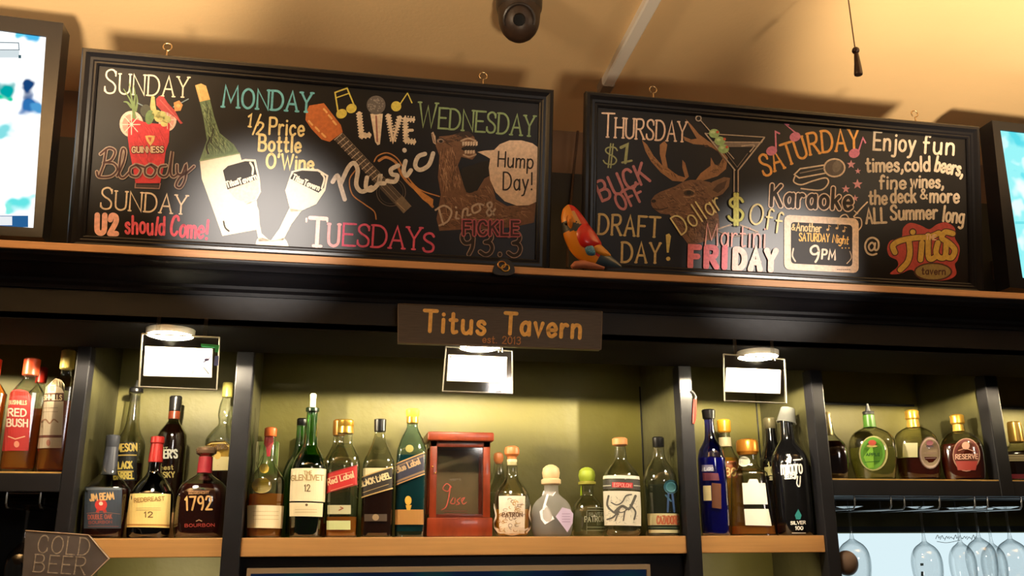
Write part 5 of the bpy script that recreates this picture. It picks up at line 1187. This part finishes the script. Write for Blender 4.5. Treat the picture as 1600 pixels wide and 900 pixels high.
b.liquid(PALEL, 798, .9); b.cap('collar', pbr('lime_collar', (196, 190, 84), .4), [(752, 11), (753, 14), (757, 14), (758, 10)]); b.cap('stopper', cap_m('lime_stopper', (188, 206, 70), .4), [(730, 3), (732, 8), (736, 12), (743, 13.2), (750, 12), (753, 10)])
d = b.draw(); d.poly([(896, 756), (909, 758), (910, 774), (901, 775)], (172, 200, 36), 0); b.fin(d, 'ribbon', 'lime green ribbon')
d = b.draw(); d.text('PATRON', [(914, 816), (944, 815)], 8, 1.5, (176, 176, 150), 1); d.text('SILVER', [(920, 806), (942, 805)], 4, .9, (150, 150, 126), 1); lines(d, 918, 944, (794, 798, 824, 829), (140, 140, 116), 1.2, 1); d.line([(917, 800), (917, 834)], .8, (130, 130, 110), 1); b.fin(d, 'label', 'etched silver label')
b = Bottle('clear tequila bottle with tan cork and cream label with engraved bird', 974, .055, SHZ, [(696, 8.5), (712, 9.5), (720, 11), (728, 17), (737, 24.5), (746, 28), (760, 28.6), (820, 28.6), (832, 27), (839, 21)], CLEAR)
b.cap('cork', cap_m('tan_cork', (206, 140, 82), .5), [(684, 9), (686, 12), (695, 12), (697, 9)])
d = b.draw(); d.quad((942, 744), (998, 745), (999, 750), (942, 749), (220, 214, 200), 0, 16, 1); d.quad((942, 750), (999, 751), (1000, 767), (942, 765), (70, 66, 60), 0, 16, 2); d.quad((957, 755), (988, 756), (988, 764), (957, 763), (200, 34, 44), 1, 10, 1); d.text('ESPOLON', [(960, 762), (985, 763)], 5.5, 1.1, (240, 150, 140), 2); lines(d, 944, 955, (760,), (200, 196, 180), 1.6); lines(d, 990, 999, (760,), (200, 196, 180), 1.6); b.fin(d, 'neck_label', 'dark band with red name plate')
d = b.draw(); EG = (226, 218, 198); d.quad((942, 768), (1001, 769), (1001, 822), (945, 821), EG, 0, 16, 6); G1 = (88, 84, 76); G2 = (150, 144, 130)
for i in range(50):
    x, y = random.uniform(948, 996), random.uniform(774, 818); a = random.uniform(0, 3.1); d.line([(x, y), (x+4*cos(a), y+4*sin(a))], .7, G2, 1, taper=True)
for q, w in (([(952, 776), (950, 790), (958, 800), (966, 804)], 3), ([(962, 800), (972, 792), (982, 796), (988, 786), (992, 776)], 4), ([(966, 802), (962, 814)], 1.8), ([(976, 800), (974, 814)], 1.8), ([(984, 790), (992, 800), (990, 812)], 2.5), ([(956, 786), (964, 790), (972, 786), (978, 776), (986, 774)], 2), ([(968, 796), (960, 808), (950, 812)], 2.6)):
    d.line(q, w, G1, 2, smooth=len(q) > 2)
d.ell(972, 797, 8, 5, G1, 2, rot=-20); b.fin(d, 'label', 'cream label with engraved bird')
b = Bottle('clear agave bottle with black cap and blue stag emblem beside the post', 1035.5, .055, SHZ, [(694, 8), (708, 9), (718, 11), (726, 16), (736, 22.5), (748, 26), (762, 26.6), (828, 26.3), (838, 25.5)], CLEAR)
b.liquid(fluid('grey_water', (.62, .66, .60), (.2, .22, .18), .85), 758, .9); b.cap('cap', BLKCAP, [(683, 8), (685, 9.5), (698, 9), (699, 8.5)])
d = b.draw(); d.ell(1048, 762, 11, 11, (44, 92, 110), 0); d.ell(1048, 762, 8, 8, (70, 126, 142), 1); d.line([(1044, 773), (1043, 800)], 3, (46, 70, 110), 0); d.line([(1050, 773), (1053, 800)], 3, (46, 70, 110), 0); d.line([(1040, 775), (1048, 784)], 2.4, (46, 84, 110), 0); b.fin(d, 'emblem', 'blue stag emblem')
d = b.draw(); d.quad((1012, 803), (1064, 803), (1064, 821), (1013, 821), (196, 186, 140), 0, 16, 2); d.text('CAZADORES', [(1027, 819), (1062, 819)], 12, 2, (176, 92, 60), 2, gap=1.8); d.quad((1013, 823), (1064, 823), (1064, 826), (1013, 826), (60, 72, 52), 0, 16, 1); d.quad((1014, 828), (1064, 828), (1064, 833), (1014, 833), (190, 182, 144), 0, 16, 1); b.fin(d, 'label', 'cream label with red lettering')
# ---- fourth compartment
b = Bottle('cobalt blue bottle with black cap', 1119.5, .05, SHZ, [(651, 7.5), (664, 7.5), (682, 8.5), (692, 12), (702, 18), (712, 20.5), (724, 21.5), (780, 22), (828, 22), (838, 21)], BLUEG)
b.liquid(fluid('blue_dark', (.10, .10, .50), (.06, .06, .46), .35), 716, .9); b.cap('cap', BLKCAP, [(640, 9), (642, 10.5), (654, 9.5), (655, 8)])
d = b.draw(); d.quad((1097, 728), (1114, 728), (1116, 738), (1098, 738), (120, 112, 140), 0, 8, 2); d.text('MILAGRO', [(1098, 737), (1114, 737)], 5, 1, (206, 206, 220), 1); d.quad((1098, 740), (1122, 741), (1124, 752), (1099, 752), (96, 44, 60), 0, 8, 2); d.quad((1099, 760), (1111, 760), (1112, 783), (1100, 783), (220, 200, 150), 0, 6, 2); d.quad((1112, 756), (1126, 757), (1127, 796), (1113, 794), (92, 52, 30), 0, 6, 3); b.fin(d, 'label', 'red and cream label')
b = Bottle('golden tequila bottle with yellow cap behind the cobalt blue one', 1143, .19, SHZ, [(674, 8), (694, 9), (708, 14), (722, 21), (736, 24), (828, 24), (836, 23)], CLEAR)
b.liquid(GOLDL, 716); b.cap('cap', cap_m('yellow_cap', (222, 156, 40), .35), [(656, 9), (658, 10.5), (674, 10.5), (676, 9)]); b.cap('neck_collar', pbr('cream_collar', (232, 214, 170), .4), [(684, 9.6), (698, 10)])
d = b.draw(); d.quad((1128, 722), (1150, 722), (1152, 748), (1130, 748), (176, 92, 30), 0, 8, 3); d.text('30', [(1134, 745), (1149, 745)], 12, 2.2, (240, 206, 130), 2); b.fin(d, 'label', 'orange label')
b = Bottle('tapered tequila bottle with gold cap and blank white label', 1178, .085, SHZ, [(710, 13), (724, 14), (732, 18), (737, 25), (742, 28), (760, 30), (790, 32.5), (820, 35), (838, 36)], CLEAR, 3.4, .75)
b.liquid(AMBER, 822, .92); b.cap('cap', cap_m('amber_gold_cap', (214, 140, 50), .3, .5), [(686, 9), (688, 15), (692, 17), (706, 17), (708, 15.5), (711, 14)])
d = b.draw(); WHT = (250, 244, 230); d.quad((1160, 756), (1195, 756), (1199, 789), (1162, 789), WHT, 0, 12, 4); b.fin(d, 'label'); d = b.draw(); d.ell(1163, 722, 9, 8, WHT, 0); b.fin(d, 'neck_label', 'round white neck label'); d = b.draw(); d.quad((1171, 750), (1183, 750), (1186, 757), (1168, 757), WHT, 0, 6, 1); b.fin(d, 'label', 'upper white label'); d = b.draw(); d.quad((1163, 796), (1200, 796), (1205, 822), (1165, 821), WHT, 0, 12, 3); b.fin(d, 'lower_label', 'lower white label')
BK = 'black round bottle with white script lettering'
def milagro(label, bx, Y, prof, x0, dx): 
    b = Bottle(label, bx, Y, SHZ, prof, BLACKG); return b
b = Bottle('black bottle with olive cap behind the cup topped one', 1217, .17, SHZ, [(668, 8), (690, 9.5), (704, 14), (716, 18), (728, 20), (828, 20), (836, 19)], BLACKG)
b.cap('cap', cap_m('olive_cap', (120, 112, 84), .3, .5), [(653, 8), (655, 9.5), (668, 9), (670, 8)])
d = b.draw(); 
d.text('milagro', [(1197, 744), (1217, 742)], 20, 1.7, (190, 180, 120), 1, gap=1.2); d.line([(1206, 732), (1208, 722)], 2, (190, 180, 120), 1); d.text('SELECT', [(1203, 751), (1214, 751)], 5, 1.2, (200, 190, 150), 1); d.line([(1214, 776), (1219, 812)], 2.4, (216, 210, 200), 1); d.line([(1220, 824), (1223, 834)], 2.4, (216, 210, 200), 1); b.fin(d, 'lettering', 'white script lettering')
b = Bottle('black bottle with clear grey cup over its neck', 1244, .055, SHZ, [(652, 10), (672, 10.5), (688, 12), (698, 18), (708, 24), (718, 27), (734, 28), (830, 28), (838, 26)], BLACKG)
d = b.draw(); WL = (236, 230, 222)
d.text('milagro', [(1222, 743), (1253, 741)], 23, 2.3, WL, 1, gap=1.2); d.poly([(1233, 726), (1231, 718), (1234, 711), (1237, 718), (1236, 726)], WL, 1); d.line([(1240, 721), (1250, 720)], 2.2, WL, 1); d.text('SELECT', [(1227, 750), (1243, 749)], 6, 1.6, WL, 1); d.line([(1246, 746), (1245, 758), (1249, 761), (1250, 746)], 1.8, WL, 1, smooth=True); b.fin(d, 'lettering', 'white script lettering')
d = b.draw(); d.poly([(1247, 796), (1252, 806), (1250, 812), (1244, 812), (1242, 806)], (40, 130, 130), 1); d.text('SILVER', [(1236, 820), (1258, 819)], 4.5, 1.2, WL, 1); d.text('100', [(1243, 828), (1254, 828)], 5, 1.4, WL, 1); lines(d, 1238, 1258, (833,), WL, 1, 1); b.fin(d, 'print', 'white print with teal drop')
mb = MB(); z0_, z1_ = b.zof(661), b.zof(637); s_ = b.scale(z0_)
mb.lathe([(0, 15*s_), (.002, 15.4*s_), (.004, 14.4*s_), (z1_-z0_-.001, 10.6*s_), (z1_-z0_, 9.6*s_), (z1_-z0_-.003, 9*s_)], fluid('cup_plastic', (.5, .5, .46), (.50, .50, .46), .25), 28, cap0=False)
o = mb.build('plastic_cup'); cw = b.base+Vector((0, 0, z0_)); o.location = cw; o.rotation_euler = (0, radians(12), 0); tag(o, 'clear grey plastic cup turned over the neck of the black bottle', 'cup')
# ---- right upper shelf
b = Bottle('dark whisky bottle with beaded neck half hidden by the post', 1302, .10, S2Z, [(660, 6), (676, 8), (684, 13), (692, 20), (702, 24), (720, 25), (740, 24), (747, 22)], CLEAR, 2.6, .8, 3)
b.liquid(DARKL, 690); b.cap('stopper', cap_m('beaded_neck', (196, 176, 130), .3, .5), [(644, 4), (646, 5.5), (651, 4.2), (655, 5.6), (660, 4.4), (664, 5.8), (669, 4.6), (674, 6.2), (680, 6)])
def crown(label, bx, prof, liq, lab, neckm=None, capdef=None):
    b = Bottle(label, bx, (.05 if bx > 1480 else .10), S2Z, prof, glass('crown_glass', (.90, .90, .78), (.34, .34, .22)), 2.5, .62, 3)
    if liq: b.liquid(*liq)
    # moulded flutes over the shoulders
    for i in range(9):
        u = -.8+1.6*i/8; mb = MB(); pts = []
        z1, z2 = b.zof(prof[2][0]+4), b.zof(prof[-1][0]-8)
        for j in range(9):
            z = z1+(z2-z1)*j/8; r = b.R(z); pts.append(b.front(u*r, z, .0002))
        if abs(u) > .55 or j: mb.tube(pts, .0006, glass('crown_flute', (.92, .92, .84), (.5, .5, .4)), 5)
    for a in capdef: b.cap(*a)
    d = b.draw(); lab(d); b.fin(d, 'label'); return b
crown('round shouldered whisky flask with green apple label and steel pourer', 1368, [(664, 9), (668, 10), (672, 18), (678, 27), (688, 33), (704, 35), (722, 34), (738, 31), (747, 29)], (fluid('pale_green', (.90, .92, .62), (.5, .52, .2), .75), 700),
      lambda d: d.ell(1365, 710, 22, 27, (190, 184, 120), 0).ell(1364, 710, 18.5, 25, (96, 160, 34), 1).poly([(1350, 716), (1364, 696), (1366, 732), (1358, 733)], (130, 190, 44), 2).ell(1363, 694, 6, 4.5, (196, 70, 44), 3).ell(1363, 699, 8, 2, (190, 170, 90), 3).text('APPLE', [(1354, 714), (1374, 714)], 4, 1, (30, 90, 20), 3).line([(1352, 724), (1374, 722)], 1, (40, 110, 24), 3), None,
      [('neck_sleeve', cap_m('green_sleeve', (70, 110, 40), .35), [(648, 7), (649, 8.5), (666, 9.5), (668, 10)]), ('collar', STEEL, [(643, 8), (645, 9), (648, 8)]), ('pourer', STEEL, [(631, 1.5), (636, 2.6), (643, 4.5)])])
crown('round shouldered whisky flask half full with mauve label and gold cap', 1437, [(662, 9), (667, 10), (671, 18), (677, 26), (687, 31.5), (704, 33), (722, 32), (738, 31), (747, 29)], (REDL, 716),
      lambda d: d.ell(1453, 709, 17, 25, (120, 92, 84), 0).ell(1453, 709, 15.5, 23.5, (186, 160, 150), 1).ell(1452, 694, 5, 4, (120, 60, 70), 2).ell(1452, 699, 6, 1.8, (60, 40, 50), 2).line([(1444, 710), (1462, 709)], .9, (140, 110, 110), 2).line([(1445, 718), (1461, 717)], .9, (140, 110, 110), 2).rect(1411, 1434, 694, 716, (216, 208, 160), -2), None,
      [('cap', GOLDM, [(641, 8), (643, 10.5), (647, 10), (654, 10.5), (656, 9)]), ('neck_sleeve', cap_m('gold_sleeve', (214, 176, 80), .3, .5), [(656, 8.6), (666, 9.6), (668, 9.8)])])
crown('round shouldered whisky flask full of red whisky with red brown label', 1508, [(668, 8.5), (674, 9.5), (678, 17), (684, 24), (694, 30), (708, 31.5), (724, 31.5), (740, 30.5), (748, 29)], (REDL, 694),
      lambda d: d.ell(1510, 712, 21, 26, (150, 110, 90), 0).ell(1510, 712, 19, 24.5, (96, 34, 28), 1).ell(1509, 698, 6, 6, (176, 130, 110), 2).text('RESERVE', [(1494, 719), (1527, 718)], 7, 1.4, (196, 150, 130), 2).quad((1494, 722), (1527, 722), (1524, 736), (1497, 736), (140, 44, 36), 2, 8, 2).line([(1498, 706), (1508, 702), (1522, 707)], 1.2, (170, 120, 100), 2), None,
      [('cap', GOLDM, [(648, 8), (650, 10.5), (654, 10), (661, 10.5), (663, 9)]), ('neck_sleeve', cap_m('gold_sleeve', (214, 176, 80), .3, .5), [(663, 7.5), (672, 8.5), (674, 9)])])
b = Bottle('dark bottle with gold cap and silver band at the right edge', 1597, .07, S2Z, [(688, 9), (694, 11), (700, 17), (706, 23), (714, 25), (740, 25), (750, 24)], SMOKY, 3.0, .85, 3)
b.liquid(DARKL, 706); b.cap('cap', cap_m('old_gold_cap', (176, 140, 70), .3, .6), [(659, 8), (661, 10), (672, 10.5), (690, 11), (692, 9)])
d = b.draw(); d.rect(1572, 1612, 712, 722, (176, 160, 120), 0); lines(d, 1576, 1610, (715, 719), (120, 104, 70), 1); d.rect(1574, 1612, 742, 749, (120, 30, 50), 0); b.fin(d, 'label', 'silver and gold band')
# ---------------------------------------------------------------- hanging wine glasses and their wire racks
WG_ = glass('wine_glass', (.97, .98, .98), (.36, .42, .44), .03, .85)
def wine(px, py_top, Y, hw, label, length=.115, zf=None, group='wine glasses hanging under the right shelf'):
    # py_top: where the stem widens into the bowl
    q = P(px, py_top, Y); k = (q-CAM).dot(FW)/F; R_ = hw*k; zf = Z(.085) if zf is None else zf
    t = thing('wine_glass', label, 'wine glass', (q.x, Y, zf), group=group)
    sb = q.z-zf
    MB().lathe([(.0, .0365), (-.001, .037), (-.003, .030), (-.006, .010), (-.011, .0045)], WG_, 36, cap1=False).build('foot', t)
    MB().lathe([(-.011, .0045), (sb*.5, .0034), (sb+.012, .004), (sb, .006)], WG_, 20, cap0=False, cap1=False).build('stem', t)
    pb = [(sb, .006), (sb-.006, R_*.35), (sb-.014, R_*.62), (sb-.026, R_*.84), (sb-.042, R_*.97), (sb-.06, R_), (sb-.085, R_*.95), (sb-length, R_*.8)]
    inn = [(z-.002 if i == 0 else z, max(.001, r-.0016)) for i, (z, r) in enumerate(pb)]
    MB().lathe(crom(pb, False, 4), WG_, 36, cap0=False, cap1=False).build('bowl', t)
    return t
wine(1331, 842, .10, 25, 'wine glass hanging alone next to the black post')
tw = wine(1444, 846, .10, 23, 'wine glass hanging alone in the middle of the lit board')
d = None
L_ = tw.location
dd = Draw(lambda x, y, L: P(x, y, .10-.030-.0003*L)-L_, mat=ink); dd.poly([(1438, 880), (1443, 880), (1443, 884), (1438, 884)], (60, 84, 96), 0); dd.poly([(1439, 893), (1443, 893), (1443, 915), (1439, 915)], (40, 60, 72), 0)
dd.build('etched_mark', tw, 'small dark mark on the bowl')
wine(1500, 847, .17, 20, 'wine glass hanging first from the left in the right hand cluster')
wine(1529, 840, .09, 23, 'front wine glass hanging second in the right hand cluster')
wine(1549, 849, .20, 19, 'rear wine glass hanging third in the right hand cluster')
wine(1578, 842, .10, 25, 'wine glass hanging closest to the right edge')
wine(37, 848, .12, 24, 'wine glass hanging in the dark left compartment', group='wine glass in the left compartment')
WIRE = pbr('rack_wire', (150, 150, 150), .3, .9)
def rack(label, pts, x_to):
    q = [P(px, 788, .0).x for px in pts]
    t = thing('glass_rack', label, 'rack', (sum(q)/len(q), .1, Z(.10)))
    L = t.location.copy()
    def put(o): o.matrix_parent_inverse = Matrix.Translation(-L); return o
    for x in q:
        put(MB().tube([(x, .003, Z(.1065)), (x, .002, Z(.098)), (x, .004, Z(.0835)), (x, .012, Z(.0753)), (x, .262, Z(.0753)), (x, .268, Z(.0783)), (x, .268, Z(.1065))], .0022, WIRE, 8).build('rail', t))
    put(MB().tube([(min(q), .004, Z(.1045)), (x_to, .004, Z(.1045))], .0016, WIRE, 6).build('cross_wire', t))
rack('wire glass rack under the right shelf holding stemware', [1337, 1394, 1415, 1470, 1525, 1545, 1598], XR-.6)
rack('wire glass rack in the dark left compartment', [8, 61], P(61, 788, 0).x)
# brown round knob on the post
q = P(1318, 880, .02); q.x = p4b+.0305; t = thing('round_knob', 'brown round knob on the side of the black post near the glasses', 'knob', q)
bm = bmesh.new(); bmesh.ops.create_uvsphere(bm, u_segments=24, v_segments=16, radius=.029); mb = MB(); mb.frombm(bm, pbr('brown_knob', (104, 84, 70), .45), Matrix.Diagonal((1, .8, 1.05, 1))); mb.build('knob', t)
MB().tube([(-.02, .0, 0), (-.0295, .0, 0)], .008, DARKP, 12).build('shank', t)
# red handled opener hanging on the third post
q = P(1083, 612, -.010); t = thing('bottle_opener', 'red handled opener hanging on the black post beside the cobalt blue bottle', 'opener', q)
pp = lambda x, y: P(x, y, -.010)-q
MB().tube([pp(1080, 611), pp(1084, 614), pp(1087, 620), pp(1086, 626)], .0028, STEEL, 8).build('hook', t)
MB().tube([pp(1086, 624), pp(1085.5, 640), pp(1084.5, 656), pp(1083.5, 662)], .004, pbr('red_handle', (190, 50, 36), .4), 10, radii=[.0042, .0046, .004, .0022]).build('handle', t)
# ---------------------------------------------------------------- COLD BEER arrow sign
Y = -.10; q0 = P(100, 865, Y); t = thing('arrow_sign', 'dark grey arrow sign with chalk COLD BEER lettering at lower left', 'sign', q0)
def put(o): o.matrix_parent_inverse = Matrix.Translation(-q0); return o
SL = pbr('slate_grey', (84, 77, 77), .6, vary=.15, vscale=18)
out_ = [P(*p, Y) for p in ((40, 829), (138, 836), (170, 873), (128, 915), (34, 910))]
put(MB().prism(out_, (0, .012, 0), SL).build('panel', t, smooth=False))
mb = MB()
for i, c_ in ((0, 0), (1, 1), (2, 1)): mb.tube([out_[i], out_[i+1]], .0011, pbr('worn_edge', (176, 150, 128), .6), 6)
put(mb.build('worn_edging', t))
put(MB().box(P(100, 840, Y).x-.012, P(100, 840, Y).x+.012, Y+.012, -.0068, q0.z-.02, q0.z+.0, DARKP).build('bracket', t, smooth=False))
d = Draw(lambda x, y, L: P(x, y, Y-.0005-.0004*L), mat=lambda c: chalk(c, .3)); CC = (150, 138, 126)
d.text('COLD', [(58, 863), (138, 868)], 27, 1.9, CC, gap=2.4, serif=.4, slant=.08); d.text('BEER', [(52, 893), (132, 898)], 27, 1.9, CC, gap=2.4, serif=.4, slant=.08); put(d.build('lettering', t, 'chalk lettering'))
# ---------------------------------------------------------------- emblem on the ledge
Y = -.3465; q0 = P(788, 415, Y); t = thing('ledge_emblem', 'small dark emblem with gold interlocked loops fixed on the ledge', 'emblem', q0)
def put(o): o.matrix_parent_inverse = Matrix.Translation(-q0); return o
pts = crom([(770, 424), (774, 412), (780, 406), (790, 404), (798, 408), (803, 416), (804, 426), (796, 430), (786, 430), (776, 429)], True, 4)[:-1]
put(MB().prism([P(*p, Y) for p in pts], (0, .006, 0), pbr('emblem_black', (26, 24, 22), .4)).build('plaque', t, smooth=False))
def lp(cx, cy, r): return [P(cx+r*cos(a), cy+r*.85*sin(a), Y-.001) for a in [2*pi*i/20 for i in range(21)]]
put(MB().tube(lp(784, 414, 6), .0018, pbr('emblem_gold', (176, 130, 76), .4, .4), 6).build('loop', t)); put(MB().tube(lp(790, 419, 6), .0018, pbr('emblem_yellow', (170, 140, 70), .4, .4), 6).build('loop', t))
# ---------------------------------------------------------------- parrot figurine
Yp = -.337; q0 = P(918, 421, Yp); q0.z = Z(.5555)
t = thing('parrot_figurine', 'red and yellow parrot figurine with blue tail perched on the ledge between the boards', 'figurine', q0)
k = (q0-CAM).dot(FW)/F
L = lambda px, py: Vector((P(px, py, Yp).x-q0.x, 0, P(px, py, Yp).z-q0.z))
sp = [(888, 320, 2), (889, 324, 9), (891, 332, 14.5), (894, 342, 18.5), (899, 355, 22), (904, 367, 24.5), (912, 381, 25.5), (923, 393, 23), (935, 402, 17.5), (948, 408, 12), (960, 413, 7.5), (968, 416, 3.5), (971, 417, 1)]
cs = crom([tuple(map(float, p)) for p in sp], False, 6)
REDP = pbr('parrot_red', (196, 26, 22), .3, coat=.4); YEL = pbr('parrot_yellow', (222, 140, 30), .35, coat=.3); BLU = pbr('parrot_blue', (34, 58, 82), .35, coat=.3); NAV = pbr('parrot_collar', (50, 56, 60), .4); FACE = pbr('parrot_face', (196, 150, 96), .45)
mb = MB(); NS = 36; vs = []
pts3 = [L(a, b) for a, b, c in cs]
rings = []
for i, (a, b_, c) in enumerate(cs):
    tn = (pts3[min(i+1, len(cs)-1)]-pts3[max(i-1, 0)]).normalized(); sd = Vector((tn.z, 0, -tn.x))   # in-plane normal (towards the back)
    for j in range(NS):
        an = 2*pi*j/NS; vs.append(pts3[i]+sd*cos(an)*c*k*1.0+Vector((0, 1, 0))*sin(an)*c*k*.5)
fs = {}
for i in range(len(cs)-1):
    u = i/(len(cs)-1)
    for j in range(NS):
        an = 2*pi*(j+.5)/NS; back = -cos(an) if False else cos(an)      # +1: chest side or back side (set below)
        f = (i*NS+j, i*NS+(j+1) % NS, (i+1)*NS+(j+1) % NS, (i+1)*NS+j)
        xm = sum((vs[v].x for v in f))/4/k; zm = sum((vs[v].z for v in f))/4/k
        ctr = (pts3[i]+pts3[i+1])/2; off = ((sum((vs[v] for v in f), Vector())/4)-ctr); rr_ = max(off.length, 1e-6)
        sd_ = off.x/rr_
        if u < .42:
            m = REDP if sd_ > .62 or (u < .16 and sd_ > -.1) else (FACE if (sd_ > .12 and .14 < u) else YEL)
            if .305 < u-.05*sd_ < .40: m = NAV if sd_ < .80 else REDP
        elif u < .72:
            m = REDP if sd_ > -.42 else YEL
            if u > .56 and sd_ < -.15: m = YEL
            if u > .66 and sd_ <= .2: m = BLU
        else: m = BLU if sd_ < .55 else REDP
        fs.setdefault(m, []).append(f)
for m, ff in fs.items():
    o_ = len(mb.v)
    if not o_: mb.add(vs, ff, m)
    else:
        kk = mb.mi(m); mb.f += [list(f) for f in ff]; mb.m += [kk]*len(ff)
mb.build('body', t, angle=60)
# beak, eyes, wing patch, perch
MB().tube([L(888, 341)+Vector((0, -.009, 0)), L(888, 348)+Vector((0, -.014, 0)), L(889, 356)+Vector((0, -.013, 0)), L(890, 361)+Vector((0, -.011, 0))], .006, pbr('beak', (214, 130, 40), .35), 14, radii=[.0065, .0072, .005, .001]).build('beak', t)
for ex_, ey_ in ((883, 352), (898, 350)):
    bm = bmesh.new(); bmesh.ops.create_uvsphere(bm, u_segments=14, v_segments=10, radius=.0036); m2 = MB(); m2.frombm(bm, pbr('eye_dark', (30, 14, 12), .2), Matrix.Translation(L(ex_, ey_)+Vector((0, -.011 if ex_ > 890 else -.0095, 0)))); m2.build('eye', t)
def wing(col, pts, name, lift, lab):
    m_ = MB(); 
    pp_ = crom(pts, True, 5)[:-1]
    c2 = (sum(p[0] for p in pp_)/len(pp_), sum(p[1] for p in pp_)/len(pp_)); vs_ = []; N_ = len(pp_)
    def onb(px, py, up):
        # nearest spine ring for the depth of the surface
        best = min(range(len(cs)), key=lambda i: (cs[i][0]-px)**2+(cs[i][1]-py)**2); dx = math.hypot(cs[best][0]-px, cs[best][1]-py)/max(cs[best][2], 1)
        y = -cs[best][2]*k*.5*sqrt(max(.02, 1-min(1, dx)**2)); v = L(px, py); v.y = y-up; return v
    for s_, u_ in ((1, .0004), (.8, lift), (.45, lift*1.2)): vs_ += [onb(c2[0]+(x-c2[0])*s_, c2[1]+(y-c2[1])*s_, u_) for x, y in pp_]
    vs_.append(onb(*c2, lift*1.3)); ff = []
    for r_ in range(2):
        for i in range(N_): ff.append((r_*N_+i, r_*N_+(i+1) % N_, (r_+1)*N_+(i+1) % N_, (r_+1)*N_+i))
    for i in range(N_): ff.append((2*N_+i, 2*N_+(i+1) % N_, 3*N_))
    m_.add(vs_, ff, col); o = m_.build(name, t, angle=60); o['label'] = lab
wing(REDP, [(898, 366), (909, 353), (921, 357), (933, 373), (938, 385), (926, 390), (911, 391), (902, 384)], 'wing', .004, 'red wing')
wing(pbr('wing_yellow', (206, 140, 40), .4), [(924, 388), (934, 384), (948, 392), (954, 400), (940, 402), (926, 396)], 'wing_feathers', .003, 'yellow wing feathers')
wing(pbr('sticker_blue', (80, 140, 176), .3, vary=.5, vscale=400), [(911, 390), (922, 387), (927, 396), (926, 402), (915, 401)], 'wing_patch', .004, 'speckled light blue wing patch')
m2 = MB(); a_ = L(896, 416); e_ = L(946, 422)
pts_ = [L(893, 418), L(899, 414), L(912, 413), L(926, 415), L(944, 419)]
for p in pts_: p.z = max(p.z, .006)
m2.tube(pts_, .008, pbr('perch', (176, 110, 84), .45), 16, radii=[.004, .0085, .0095, .009, .004])
m2.build('perch', t)
